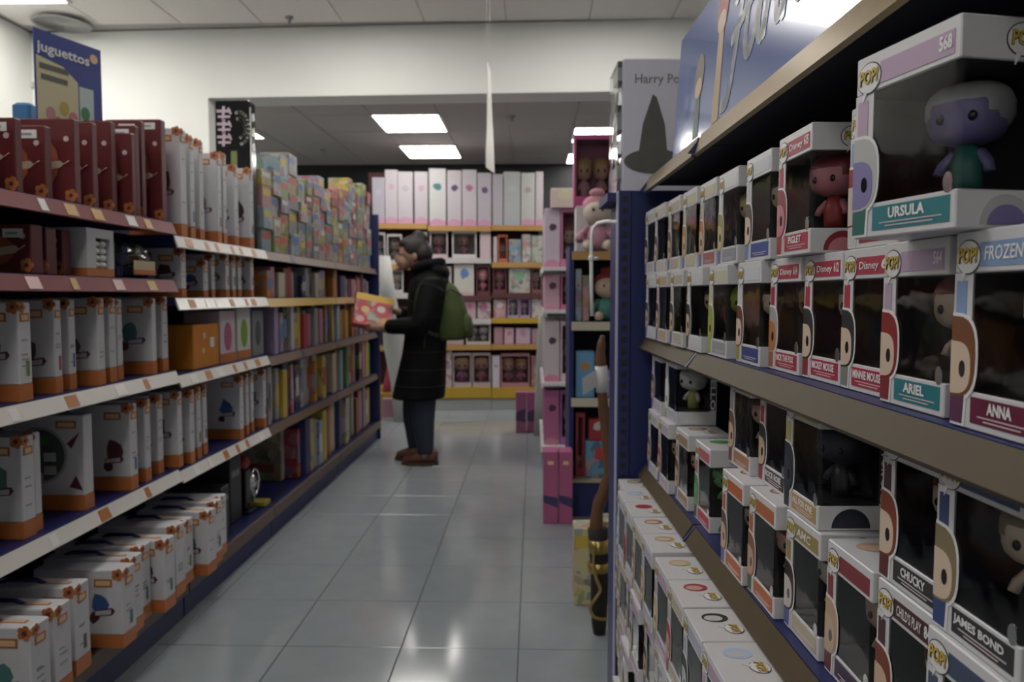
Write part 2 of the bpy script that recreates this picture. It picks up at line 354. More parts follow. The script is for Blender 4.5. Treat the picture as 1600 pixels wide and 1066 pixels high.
# ---------------------------------------------------------------- boxed toys standing on edge
BOW = MB(); random.seed(3)
for k in range(5):
    a = 2*PI*k/5; BOW.prism(circ(.011*math.cos(a), .011*math.sin(a), .0085, .0085, 8), -.0012, .0, ORANGE2 if k % 2 else ORANGE, 'y')
BOW.prism(circ(0, 0, .006, .006, 8), -.002, 0, MAROON, 'y'); BOW = BOW.mesh('corner_flower')
_car = {}
def carton_mesh(wd, t, h, band, style):
    k = (round(wd, 3), round(t, 3), round(h, 3), round(band, 3), style)
    if k in _car: return _car[k]
    b = MB()
    if band: b.box(-wd/2, wd/2, -t/2, t/2, 0, band, ORANGE); b.bbox(-wd/2, wd/2, -t/2, t/2, band, h, TINT, .0025)
    else: b.bbox(-wd/2, wd/2, -t/2, t/2, 0, h, {'tint': TINT, 'print': PRINT, 'fine': PRINTS}[style], .0025)
    _car[k] = b.mesh('carton'); return _car[k]
PICS = [(.10,.03,.03),(.05,.12,.3),(.15,.25,.05),(.3,.03,.04),(.35,.3,.05),(.03,.03,.04),(.08,.2,.2),(.3,.12,.2),(.12,.1,.09)]
def blob(r, sx, sz, n=9): return [(sx*(.6+.4*r.random())*math.cos(2*PI*i/n), sz*(.6+.4*r.random())*math.sin(2*PI*i/n)) for i in range(n)]
def edge_box(name, label, cat, group, near, X, z, wd, t, h, color, kind, seed, rz=0, handle=False):
    """near = y of the camera-facing front; X = x of the aisle-facing spine"""
    r = random.Random(seed)
    o = thing(name, label, cat, (X - wd/2, near + t/2, z), rz, group)
    band = min(.045, h*.17) if kind == 'white' else 0
    put('carton', carton_mesh(wd, t, h, band, 'print' if kind == 'print' else 'tint'), o, color=color)
    fy = -t/2 - .0003; sx = wd/2 + .0003
    if kind == 'white':
        # logo plates on front and spine, product picture, name tag, corner flower, small print
        b = MB(); b.box(wd/2-.085, wd/2-.03, fy-.001, fy+.0003, h-.05, h-.026, ORANGE2); b.box(wd/2-.079, wd/2-.036, fy-.0016, fy, h-.045, h-.031, CREAM); b.build('logo_plate', o)
        if t > .03:
            s = min(t*.35, .02); b = MB(); b.box(sx-.0003, sx+.001, -s, s, h-.05, h-.028, ORANGE2); b.box(sx, sx+.0016, -s*.7, s*.7, h-.046, h-.032, CREAM); b.build('logo_plate', o)
            b = MB()
            for q in range(r.randint(2, 4)):
                zz = band + .03 + (h-band-.12)*r.random(); b.box(sx, sx+.0008, -s*.8, s*(.1+.7*r.random()), zz, zz+.004, GREYINK)
            if r.random() < .5: b.box(sx, sx+.0008, s*.1, s*.8, band+.02, band+.06, col(*r.choice(PICS)))
            b.build('spine_print', o)['kind'] = 'stuff'
        pc = col(*r.choice(PICS)); cx = wd/2 - .05 - .03*r.random(); cz = h*(.42+.15*r.random())
        b = MB(); b.prism([(cx+a, cz+c) for a, c in blob(r, .035, h*.17)], fy-.0008, fy+.0003, pc)
        b.prism([(cx-.02+a, cz-h*.17+c) for a, c in blob(r, .02, .02, 7)], fy-.0009, fy+.0003, col(*r.choice(PICS))); b.build('product_picture', o)
        b = MB(); tz = cz - h*.1; tx = wd/2 - .055
        b.prism([(tx-.03, tz-.012), (tx+.022, tz-.008), (tx+.032, tz+.004), (tx+.024, tz+.014), (tx-.03, tz+.006)], fy-.0012, fy, MAROON); b.prism([(tx-.028, tz-.009), (tx+.02, tz-.005), (tx+.02, tz+.009), (tx-.028, tz+.003)], fy-.0016, fy, mat('tag_grey', (.55,.5,.53), .5)); b.build('name_tag', o)
        put('corner_flower', BOW, o, (wd/2 - .012, fy - .0003, h - .012))
        if t > .035: put('corner_flower', BOW, o, (sx + .0003, 0 - t*.22, h - .012), rz=PI/2, sc=(.8, 1, .8))
        if handle:
            b = MB(); b.tube([(-.09, 0, h-.001), (-.07, 0, h+.008), (.01, 0, h+.009), (.035, 0, h-.001)], .006, mat('handle_blue', (.02,.02,.12), .45), 6); b.build('handle', o)
            b = MB(); b.box(wd/2-.1, wd/2-.03, -.008, .008, h-.0003, h+.001, ORANGE2); b.box(wd/2-.094, wd/2-.036, -.005, .005, h, h+.0016, CREAM); b.build('logo_plate', o)
    elif kind == 'red':
        b = MB(); OR = mat('terracotta', (.33, .09, .04), .45); b.prism(circ(wd/2-.10, h*.48, .055, h*.3, 14), fy-.0006, fy+.0003, OR); b.build('product_picture', o)
        b = MB(); tx, tz = wd/2-.06, h*.42; b.prism([(tx-.045, tz-.01), (tx+.018, tz), (tx+.03, tz+.01), (tx+.018, tz+.02), (tx-.045, tz+.012)], fy-.0012, fy, mat('tag_cream', (.5,.38,.28), .5))
        b.tube([(tx+.03, fy-.001, tz+.01), (tx+.045, fy-.001, tz+.02)], .0012, CREAM, 5); b.build('name_tag', o)
        if r.random() < .7: b = MB(); b.box(wd/2-.075, wd/2-.02, fy-.0012, fy, h-.035, h-.012, mat('sticker', (.75,.75,.72), .3)); b.box(wd/2-.066, wd/2-.034, fy-.0016, fy, h-.027, h-.021, GREYINK); b.build('price_sticker', o)
        b = MB(); b.prism(circ(wd/2-.022, h*.76, .008, .008, 10), fy-.001, fy, mat('dot_pale', (.6,.5,.5), .4)); b.build('age_dot', o)
        put('corner_flower', BOW, o, (wd/2-.012, fy-.0003, .022))
    elif kind == 'print':
        b = MB(); b.box(sx-.0003, sx+.0006, -t*.36, t*.36, h*.30, h*.72, col(*r.choice([(.6,.56,.5),(.4,.06,.06),(.1,.1,.12),(.12,.22,.4),(.5,.4,.1),(.45,.45,.43)]))); b.build('spine_title', o)
    return o
WC = (.62, .61, .63)
def whites(edges, z, X, hts, ts, where, seed, grp, kind='white', color=WC, wd=.20, first=0, noun='white orange-banded toy box', handle=False):
    ys = [atX(px, 461, X).y for px in edges]
    for i, y in enumerate(ys):
        t = ts[i] if isinstance(ts, (list, tuple)) else ts
        if i + 1 < len(ys): t = min(t, (ys[i+1] - y) * .93)
        h = hts[i] if isinstance(hts, (list, tuple)) else hts
        c = tuple(v * (.94 + .1*random.Random(seed*31+i).random()) for v in color)
        edge_box('toy_box', '%s, %s from near end, %s' % (noun, ORD[i + first], where), 'toy box', grp, y, X - (.012*(i % 3) if not handle else .0), z, wd, t, h, c, kind, seed*100 + i, rz=random.Random(seed*7+i).uniform(-.03, .03), handle=handle)
REDC = (.13, .018, .022)
whites([-6, 40, 91, 123, 157, 192, 212, 224, 237, 258], 1.463, -1.315, [.19,.19,.2,.24,.255,.285,.265,.3,.33,.355], [.03,.028,.032,.03,.03,.03,.028,.026,.03,.035], 'left bay top shelf', 1, 'dark red boxes on the top shelf', 'red', REDC, noun='dark red toy box')
whites([52, 80, 113], 1.256, -1.32, [.13, .13, .13], [.05, .05, .04], 'second shelf down, left bay', 2, 'dark red boxes on the second shelf', 'red', REDC, .19, noun='low dark red toy box')
edge_box('toy_box', 'taller dark red toy box standing behind the others at the left edge', 'toy box', 'dark red boxes on the top shelf', 1.98, -1.58, 1.463, .16, .06, .42, REDC, 'red', 77)
whites([27, 88, 117, 150, 175, 192, 236, 258], .926, -1.315, [.255,.26,.262,.265,.265,.262,.262,.268], [.05,.035,.035,.04,.04,.035,.03,.04], 'third shelf down, near left bay', 3, 'white boxes on the third shelf')
whites([25, 50], .561, -1.33, .27, [.05, .03], 'fourth shelf down, left edge', 4, 'white boxes on the fourth shelf', noun='plain spine white toy box')
whites([197, 226, 251, 273], .561, -1.312, .283, [.045,.04,.04,.035], 'fourth shelf, beyond round-window box', 5, 'white boxes on the fourth shelf')
whites([292, 308, 322, 372, 385, 397, 409], .551, -1.315, .285, [.04,.04,.04,.04,.035,.035,.035], 'fourth shelf, second left bay', 6, 'white boxes on the fourth shelf of bay two')
whites([287, 306, 325, 343, 356, 377, 393], 1.419, -1.315, [.40,.395,.40,.37,.385,.36,.365], [.05,.04,.04,.04,.04,.05,.05], 'top shelf, second left bay', 7, 'white boxes on the top shelf of bay two')
whites([284, 324, 340, 354, 368, 381, 392], 1.191, -1.32, [.185,.15,.18,.185,.18,.185,.19], [.04,.04,.035,.035,.04,.04,.04], 'second shelf, second left bay', 8, 'white boxes on the second shelf of bay two')
for i, y in enumerate((1.80, 1.92, 2.04, 2.22, 2.30, 2.39, 2.48, 2.60, 2.71, 2.82, 2.93, 3.02)):
    nx = (1.92, 2.04, 2.22, 2.30, 2.39, 2.48, 2.60, 2.71, 2.82, 2.93, 3.02, 3.12)[i]
    edge_box('toy_box', 'white handled toy box, %s from near end of lowest left row' % ORD[i], 'toy box', 'white handled boxes of the lowest row', y, -1.235 - .02*((i*7) % 3 - 1), .151, .27, min(.075, (nx - y)*.93), (.245, .24, .25, .235, .24)[i % 5], WC, 'white', 900 + i, rz=-.02 + .02*(i % 3), handle=i % 4 != 3)
# round-window box set back on the fourth shelf
o = thing('toy_box', 'wide white toy box with large round picture on the fourth shelf', 'toy box', (-1.45, 2.26, .561), .02)
put('carton', carton_mesh(.24, .05, .285, .045, 'tint'), o, color=WC)
b = MB(); b.prism(circ(-.01, .165, .082, .085, 28), -.0262, -.0248, mat('ring_grey', (.35,.36,.35), .4)); b.prism(circ(-.01, .165, .074, .077, 28), -.0268, -.0255, col(.07,.09,.08)); b.build('round_picture', o)
for q, (x, z, c) in enumerate(((-.045, .2, (.3,.06,.05)), (.0, .21, (.06,.2,.06)), (-.04, .15, (.07,.12,.2)), (.02, .16, (.5,.5,.48)), (.02, .12, (.45,.44,.42)), (-.02, .1, (.5,.5,.5)))):
    b = MB(); b.box(x-.018, x+.018, -.0276, -.0262, z-.013, z+.013, col(*c)); b.build('picture_block', o)
b = MB(); b.box(.04, .10, -.0265, -.025, .245, .268, ORANGE2); b.box(.046, .094, -.027, -.025, .25, .263, CREAM); b.build('logo_plate', o)
b = MB(); b.prism([(.07, .2), (.11, .235), (.085, .185)], -.0262, -.025, MAROON); b.prism([(.075, .07), (.115, .06), (.095, .105)], -.0262, -.025, MAROON); b.build('product_picture', o)['kind'] = 'stuff'
# white box with balls in its window, facing the aisle
y0, y1 = atX(138, 461, -1.31).y, atX(180, 461, -1.31).y
o = thing('toy_box', 'white box with window of white balls and orange base, second shelf', 'toy box', (-1.37, (y0+y1)/2, 1.256)); b = MB(); hw = (y1-y0)/2
b.box(-.06, .06, -hw, hw, 0, .024, ORANGE); b.box(-.06, .06, -hw, hw, .115, .142, WHITE); b.box(-.06, .06, -hw, -hw*.35, .024, .115, WHITE); b.box(-.06, .06, hw*.7, hw, .024, .115, WHITE); b.box(-.06, .03, -hw*.35, hw*.7, .024, .115, LINER); b.build('carton', o)
for i in range(2):
    for j in range(4): b = MB(); b.ell((.042, -hw*.35 + hw*1.05*(i+.5)/2, .035 + .021*j), (.014, .017, .011), STEEL, 10, 6); b.build('ball', o)
# clear bag of soft blocks
y0, y1 = atX(186, 461, -1.32).y, atX(252, 461, -1.32).y
o = thing('toy_bag', 'clear plastic bag of coloured soft blocks on the second shelf', 'toy bag', (-1.40, (y0+y1)/2, 1.256)); hw = (y1-y0)/2
b = MB(); b.slices([(-.06, .06, 0, hw*.9, 0), (-.085, .085, 0, hw, .02), (-.085, .085, 0, hw*.95, .09), (-.03, .03, 0, hw*.5, .135), (-.015, .02, 0, hw*.3, .15)], FILM, 18, .7); b.build('bag_film', o)
r = random.Random(5)
for i in range(14):
    s = .018; x, y, z = r.uniform(-.05, .05), r.uniform(-hw*.7, hw*.7), .022 + .04*(i % 3); b = MB(); b.bbox(x-s, x+s, y-s, y+s, z-s, z+s, col(*r.choice([(.05,.15,.05),(.03,.04,.15),(.15,.03,.03),(.2,.15,.03),(.02,.02,.03)])), .004); b.build('soft_block', o)
b = MB(); b.box(.086, .088, -hw*.4, hw*.6, .012, .058, mat('bag_label', (.6,.5,.3), .4)); b.box(.0878, .089, -hw*.4, hw*.6, .012, .028, ORANGE); b.build('bag_label', o)
# bay two, third shelf: orange carton and its neighbours
y0, y1 = atX(300, 461, -1.33).y, atX(340, 461, -1.33).y
o = thing('toy_box', 'plain bright orange carton on the third shelf of second bay', 'toy box', (-1.40, (y0+y1)/2, .906)); hw = (y1-y0)/2
b = MB(); b.bbox(-.07, .07, -hw, hw, 0, .175, mat('orange_carton', (.62,.22,.02), .45, noise=.08), .003); b.build('carton', o)
b = MB(); b.box(.0702, .0712, hw*.3, hw*.6, .08, .12, STEEL); b.build('sticker', o); b = MB(); b.prism(circ(-.02, .13, .014, .014, 12), .0702, .0708, CREAM, 'x'); b.prism(circ(-.03, .07, .012, .012, 12), .0702, .0708, CREAM, 'x'); b.build('logo_print', o)
for i, (a, c, h, cc, lab) in enumerate(((342, 367, .225, (.6,.5,.55), 'pinkish white toy box with flower print beside the orange carton'), (369, 391, .235, (.62,.62,.6), 'white toy box with green oval, beyond the orange carton'), (393, 411, .22, (.22,.22,.23), 'dark grey low toy box at far end of bay two'))):
    y0, y1 = atX(a, 461, -1.34).y, atX(c, 461, -1.34).y; hw = (y1-y0)/2*.95
    o = thing('toy_box', lab, 'toy box', (-1.42, (y0+y1)/2, .906)); b = MB(); b.bbox(-.08, .08, -hw, hw, 0, h, TINT, .003); b.build('carton', o, color=cc)
    b = MB(); b.prism([(.0+p, h*.5+q) for p, q in circ(0, 0, hw*.5, h*.28, 16)], .0803, .081, col(*((.4,.1,.2), (.2,.35,.03), (.08,.08,.09))[i]), 'x'); b.build('product_picture', o)
    if i < 2: b = MB(); b.box(.0802, .0812, -hw, hw, 0, .04, ORANGE); b.build('base_band', o)
# tall black glossy box standing behind the white boxes, printed front toward the viewer
xa, xb = atY(336, 200, 3.68).x, atY(390, 200, 3.68).x; H = atY(345, 157, 3.68).z - 1.419; hw = (xb-xa)/2
o = thing('figure_box', 'tall black glossy box with pink lettering and silver swirl, above white boxes', 'toy box', ((xa+xb)/2, 3.72, 1.419))
b = MB(); b.bbox(-hw, hw, -.042, .042, 0, H, BLACKG, .004); b.build('carton', o)
PK = mat('pink_ink', (.62,.48,.55), .4)
for k in range(3):
    z = H - .05 - .06*k; b = MB(); x0, x1 = -hw*.82, -hw*.12
    b.stroke([(x0, z), (x1, z)], .013, -.0432, PK); b.stroke([(x0+.004, z-.026), (x1-.002, z-.026)], .011, -.0432, PK); b.stroke([((x0+x1)/2, z+.018), ((x0+x1)/2-.004, z-.04)], .013, -.0434, PK); b.stroke([(x1-.006, z+.012), (x1+.004, z-.012)], .009, -.0434, PK); b.build('printed_character', o)
b = MB(); SV = mat('silver_ink', (.5,.48,.44), .2, metal=.6)
for rr in (.075, .045): b.stroke([(hw*.42+rr*.62*math.cos(a), H-.13+rr*math.sin(a)) for a in [x*.3-1.4 for x in range(12)]], .014, -.0432, SV)
b.build('silver_swirl', o)['kind'] = 'stuff'
b = MB(); b.box(-hw*.1, hw*.25, -.043, -.042, .36, .46, col(.2,.24,.08)); b.build('green_panel', o)
b = MB(); b.box(hw, hw+.0012, -.036, -.022, .3, H-.03, STEEL); b.build('chrome_strip', o)
for k in range(4): z = H - .06 - .07*k; b = MB(); b.prism([(-.012, z), (.022, z+.014), (.03, z-.02), (-.006, z-.034)], hw+.0012, hw, SV if k % 2 else STEEL, 'x'); b.build('silver_patch', o)
# second bay base: black science kit, toy robot with silver ring, picture box
for i, (a, c, h, x, lab) in enumerate(((338, 352, .22, -1.34, 'low black toy box on the base deck beside the handled boxes'), (352, 372, .30, -1.38, 'tall black toy box on the base deck beside the silver ring toy'))):
    y0, y1 = atX(a, 461, x).y, atX(c, 461, x).y; hw = (y1-y0)/2*.9
    o = thing('toy_box', lab, 'toy box', (x - .11, (y0+y1)/2, .151)); b = MB(); b.bbox(-.11, .11, -hw, hw, 0, h, TINT, .003); b.build('carton', o, color=(.03,.03,.033))
    b = MB(); b.box(.1102, .1108, -hw*.7, hw*.7, h*.7, h*.8, col(.2,.2,.21)); b.build('printing', o)
pz = atX(388, 760, -1.36); o = thing('toy_robot', 'black upright toy with red round top and silver ring, lowest shelf', 'toy', (-1.40, pz.y + .05, .151))
b = MB(); b.bbox(-.04, .04, -.05, .05, 0, .012, BLACK, .003); b.bbox(-.022, .022, -.03, .03, .012, .21, BLACKG, .006); b.build('body', o)
b = MB(); b.ell((0, 0, .24), (.028, .03, .034), mat('toy_red', (.4,.03,.04), .3), 14, 8); b.build('round_top', o)
b = MB(); b.tube([(.02, .085 + .055*math.cos(a), .125 + .065*math.sin(a)) for a in [2*PI*k/24 for k in range(25)]], .007, SILVER, 8); b.build('silver_ring', o)
b = MB(); b.ell((.01, .085, .125), (.02, .03, .04), SILVER, 12, 8); b.build('hub', o)
b = MB(); b.tube([(0, .03, .17), (.01, .09, .12), (.01, .1, .02)], .008, STEEL, 8); b.build('arm', o)
b = MB(); b.box(-.03, .05, .14, .22, 0, .02, mat('yellow_card', (.45,.38,.06), .5)); tag(b.build('card', loc=(-1.38, pz.y, .152)), 'small yellow card lying on the blue base deck', 'card')
y0, y1 = atX(398, 461, -1.44).y, atX(432, 461, -1.44).y
o = thing('toy_box', 'large beige printed box behind the silver ring toy', 'toy box', (-1.56, y1, .151)); b = MB(); b.bbox(-.14, .14, -.03, .03, 0, .34, PRINT, .003); b.build('carton', o, color=(.30,.26,.17)); b = MB(); b.box(-.1, .1, -.032, -.03, .05, .1, col(.25,.09,.05)); b.build('title_strip', o)

# ---------------------------------------------------------------- board games filed like books, bays three and four
PAL = [('off-white', (.5,.48,.45)), ('red', (.36,.04,.05)), ('navy', (.04,.05,.14)), ('grey', (.3,.3,.31)), ('pink', (.45,.2,.26)), ('green', (.13,.25,.08)), ('yellow', (.5,.36,.06)), ('brown', (.22,.11,.06)), ('pale blue', (.25,.36,.45)), ('orange', (.48,.18,.04)), ('lilac', (.32,.25,.4)), ('black', (.03,.03,.035)), ('cream', (.52,.46,.36))]
def game_row(z, ytop, yb, hmin, hmax, where, seed, tmin=.04, tmax=.085, yA=3.80, pal=PAL):
    r = random.Random(seed); y = yA; i = 0
    while True:
        t = r.uniform(tmin, tmax)
        if y + t > 6.36: break
        if 5.0 < y < 5.09: y = 5.09
        nm, c = r.choice(pal)
        edge_box('game_box', '%s board game box filed upright, %s along, %s' % (nm, ORD[i], where), 'game box', 'games filed on the ' + where, y, -1.31 - r.uniform(0, .05), z, .24, t, r.uniform(hmin, hmax), c, 'print' if r.random() < .35 else 'plain', seed*1000 + i, rz=r.uniform(-.02, .02))
        y += t + r.uniform(.003, .02); i += 1
game_row(.151, 6.34, 0, .27, .35, 'lowest shelf of far left bays', 31, .05, .1, 4.36)
game_row(.551, 6.34, 0, .25, .31, 'fourth shelf of far left bays', 32)
game_row(.896, 6.34, 0, .19, .255, 'third shelf of far left bays', 33, .04, .085, 3.92)
game_row(1.186, 6.34, 0, .12, .185, 'second shelf of far left bays', 34, .05, .11)
# small puzzle and toy boxes stacked on the top shelf, bays three and four
r = random.Random(12); y = 3.80; ci = 0
PAL2 = [('yellow', (.55,.42,.08)), ('cream', (.55,.5,.42)), ('pale blue', (.35,.45,.52)), ('pink', (.55,.3,.33)), ('lilac', (.38,.33,.5)), ('green', (.3,.42,.14)), ('white', (.58,.57,.56)), ('red', (.42,.07,.07)), ('grey', (.36,.37,.38))]
while y < 6.3:
    wdt = r.uniform(.11, .17)
    if 5.0 < y + wdt and y < 5.08: pass
    z = 1.416; n = 0; top = 1.86 + .17*(y - 3.8)/2.5 + r.uniform(-.08, .05)
    while z < top - .05:
        h = r.uniform(.075, .13); nm, c = r.choice(PAL2); d = r.uniform(.14, .2)
        o = thing('puzzle_box', '%s printed puzzle box, %s level of %s stack along top shelf' % (nm, ORD[n], ORD[ci]), 'puzzle box', (-1.315 - d/2 - r.uniform(0, .02), y + wdt/2, z), r.uniform(-.04, .04), 'puzzle boxes stacked on the top shelf')
        b = MB(); b.bbox(-d/2, d/2, -wdt/2*.94, wdt/2*.94, 0, h, PRINTS, .002); b.build('carton', o, color=tuple(v*.7 for v in c))
        b = MB(); q = r.choice((.2, .35)); b.box(d/2, d/2+.0006, -wdt*.4, wdt*q, h*.55, h*.85, col(*r.choice([(.6,.45,.05),(.55,.1,.1),(.1,.2,.4),(.6,.58,.55)]))); b.build('title_strip', o)
        z += h + .0006; n += 1
    y += wdt + .006; ci += 1
# a poster propped behind the red boxes
P1, P2 = atY(52, 42, 2.55), None
P1 = Vector((-1.643, 2.55, atY(52, 42, 2.55).z)); P2 = Vector((-1.55, 2.80, P1.z)); P1.x = atY(52, 42, 2.55).x; P2.x = atY(157, 78, 2.80).x
d = (P2 - P1); L = math.hypot(d.x, d.y); a = math.atan2(d.y, d.x); H = P1.z - 1.463
o = thing('poster_board', 'blue shop poster board with white lettering above the red boxes', 'poster', ((P1.x+P2.x)/2, (P1.y+P2.y)/2, 1.463), a)
b = MB(); b.box(-L/2, L/2, 0, .004, 0, H, mat('poster_blue', (.06,.08,.28), .35)); b.build('board', o)
b = MB(); b.prism([(-L/2+.005, 0.02), (L*.12, .02), (L*.12, H-.14), (-L*.1, H-.10), (-L/2+.005, H-.085)], -.001, 0, mat('poster_cream', (.6,.55,.36), .4)); b.prism([(L*.14, .02), (L*.36, .02), (L*.36, H-.15), (L*.14, H-.15)], -.001, 0, mat('poster_pale', (.5,.6,.6), .4)); b.build('printed_page', o)
b = MB(); b.box(-L*.44, -L*.02, -.002, -.001, H-.125, H-.107, col(.12,.12,.1)); b.box(-L*.42, -L*.04, -.002, -.001, H-.16, H-.142, col(.12,.12,.1)); b.build('printed_heading', o)
for i, (x, z, c) in enumerate(((-.3, .24, (.5,.25,.25)), (-.1, .2, (.45,.35,.1)), (.03, .24, (.5,.2,.2)), (-.2, .28, (.35,.2,.15)), (.22, .2, (.06,.25,.1)), (.28, .27, (.45,.45,.4)))):
    b = MB(); b.prism(circ(x*L, H-.1-z*.7, .018, .024, 12), -.0025, -.001, col(*c)); b.build('printed_shape', o)
lettering('juguettos', mat('poster_white', (.8,.8,.8), .4), L*.78, .042, o, (-.02, -.002, H-.055), bold=.02)
b = MB(); b.prism(circ(L*.38, H-.04, .016, .016, 16), -.002, 0, CREAM); b.build('sun_print', o)
b = MB(); b.tube([(0, .02, 0), (0, .006, H*.6)], .006, STEEL, 6); b.build('stand', o)
p = atY(38, 172, 2.40); b = MB(); b.bbox(-.03, .03, -.02, .02, 0, p.z - 1.463 + .02, mat('sky_blue', (.06,.2,.42), .4), .008); tag(b.build('blue_box', loc=(p.x, p.y, 1.463)), 'small light blue box peeking over the red boxes by the poster', 'box')
# ================================================================ near right gondola (frame u,v)
UF, UB = .365, .78
def gput(t): t.rotation_euler = (0, 0, TH); return t
def right_bay(v0, v1, label):
    t = gput(thing('shelving_bay', label, 'shelf', G((UF+UB)/2, (v0+v1)/2, 0))); h = (v1-v0)/2 - .002; D = (UB-UF)/2
    MB().box(-D + .01, D, -h, h, 0, .05, NAVY).build('plinth', t); MB().box(-D - .10, D, -h, h, .052, .068, BLUE).build('base_deck', t)
    MB().box(D + .002, D + .025, -h, h, 0, 1.50, DARK).build('back_panel', t)
    for s in (-1, 1): MB().box(D - .03, D, s*h - (.03 if s > 0 else 0), s*h + (.03 if s < 0 else 0), .07, 1.46, NAVY).build('upright', t)
    for z, up in ((.748, 0), (1.091, 0), (1.50, 1)):
        sh = MB().box(-D, D - .001, -h, h, z - .014, z, BLUE if not up else DARK).build('shelf', t)
        b = MB(); y0, y1 = -h + .004, h - .012
        if up: b.prism([(-D - .0005, z + .004), (-D - .014, z - .034), (-D - .008, z - .038), (-D + .004, z + .002)], y0, y1, BRONZE2, 'y')
        else: b.prism([(-D - .0008, z - .001), (-D - .021, z - .030), (-D - .015, z - .036), (-D - .0008, z - .006)], y0, y1, BRONZE, 'y')
        b.build('price_rail', sh)
        b = MB(); b.prism([(-D - .001, z - .0005), (-D - .024, z - .030), (-D - .001, z - .034)], h - .011, h - .001, BLUE, 'y'); b.build('rail_end_cap', sh)
    return t
right_bay(-.45, 1.505, 'near right shelving bay with bronze rails full of figure boxes')
right_bay(1.508, 2.06, 'short right shelving bay with bronze rails beside the blue end frame')
# blue slotted end frame with the bent white rod
t = gput(thing('shelf_end_frame', 'blue slotted steel end frame of the right shelving', 'shelf frame', G(.54, 2.085, 0)))
b = MB(); b.box(-.215, .26, -.012, .012, 0, 1.475, BLUE); b.build('panel', t)
b = MB(); b.box(-.248, -.217, -.016, .016, 0, 1.475, NAVY); b.build('slotted_post', t)
for k in range(46): MB().box(-.240, -.226, -.0175, -.0162, .05 + .031*k, .066 + .031*k, BLACK).build('slot', t)
b = MB(); b.box(-.252, -.249, -.016, .016, 0, 1.475, mat('pale_edge', (.35,.36,.5), .4)); b.build('edge_strip', t)
T0 = G(.54, 2.085, 0); Ri = Matrix.Rotation(-TH, 3, 'Z'); loc = lambda p: Ri @ (Vector(p) - T0)
rod = [atY(px, py, yy) for px, py, yy in ((964, 347, 2.10), (948, 346, 2.16), (934, 349, 2.2), (927, 356, 2.2), (924.5, 368, 2.2), (924, 395, 2.2), (924, 440, 2.2), (925, 494, 2.2))]
b = MB(); b.tube([loc(p) for p in rod], .0055, STEEL, 10); b.build('hanger_rod', t)
q = loc(atY(924, 404, 2.2)); b = MB(); b.ell((q.x, q.y, q.z), (.009, .009, .012), STEEL, 10, 6); b.tube([(q.x, q.y, q.z), (q.x + .02, q.y, q.z)], .005, STEEL, 8); b.build('rod_clamp', t)

# ---------------------------------------------------------------- windowed figure boxes
PY = mat('logo_yellow', (.55,.38,.06), .4); PW = mat('logo_white', (.68,.67,.68), .4)
def logo(m_fill):
    b = MB(); b.prism(circ(0, 0, .0168, .0142, 22), -.0004, 0, BLACK); b.prism(circ(0, 0, .0158, .0132, 22), -.0007, 0, m_fill); b.prism([(-.007, -.011), (-.002, -.012), (-.008, -.021)], -.0007, 0, m_fill)
    me = b.mesh('bubble_logo')
    return me
LOGO = logo(PW)
def put_logo(o, loc, face, s=1.0):
    rot = {'front': (0, 0, 0), 'right': (0, 0, PI/2), 'top': (-PI/2, 0, 0)}[face]
    lg = put('bubble_logo', LOGO, o, loc, rot=rot, sc=(s, s, s))
    for m, bd, dy in ((BLACK, .075, -.0009), (PY, .025, -.0016)):
        me, tw, th = text_mesh('POP!', m, bd, .12); put('lettering', me, lg, (0, dy, .0005), rot=(PI/2, 0, 0), sc=(.026/tw, .0135/th, .02))
def fcarton(w, d, h):
    k = ('f', w, d, h)
    if k in _car: return _car[k]
    b = MB(); tb, bb, lc = .034, .031, .025; e = .002
    b.bbox(-w/2, w/2, -d/2, d/2, h-tb, h, WHITE, .0012); b.bbox(-w/2, w/2, -d/2, d/2, 0, bb, WHITE, .0012)
    b.box(-w/2, w/2, d/2-e, d/2, bb, h-tb, WHITE); b.box(-w/2, -w/2+e, -d/2, d/2-e, bb, h-tb, WHITE)
    b.box(-w/2+e, -w/2+lc, -d/2, -d/2+e, bb, h-tb, WHITE); b.box(w/2-e, w/2, d/2-.014, d/2-e, bb, h-tb, WHITE)
    b.box(-w/2+e+.0002, w/2-e-.0002, d/2-e-.001, d/2-e-.0002, bb, h-tb, LINER); b.box(-w/2+e+.0002, -w/2+e+.001, -d/2+e, d/2-e-.001, bb, h-tb, LINER)
    b.box(-w/2+e, w/2-e, -d/2+e, d/2-e-.001, bb, bb+.0008, LINER); b.box(-w/2+e, w/2-e, -d/2+e, d/2-e-.001, h-tb-.0008, h-tb, LINER)
    _car[k] = b.mesh('carton'); return _car[k]
def fpane(w, d, h):
    k = ('p', w, d, h)
    if k in _car: return _car[k]
    b = MB(); z0, z1, x0, g = .031, h-.034, -w/2+.025, .0006
    b.add([(x0, -d/2+g, z0), (w/2-g-.004, -d/2+g, z0), (w/2-g, -d/2+g+.004, z0), (w/2-g, d/2-.014, z0), (x0, -d/2+g, z1), (w/2-g-.004, -d/2+g, z1), (w/2-g, -d/2+g+.004, z1), (w/2-g, d/2-.014, z1)], [(0,1,5,4), (1,2,6,5), (2,3,7,6)], FILM)
    _car[k] = b.mesh('window_film'); return _car[k]
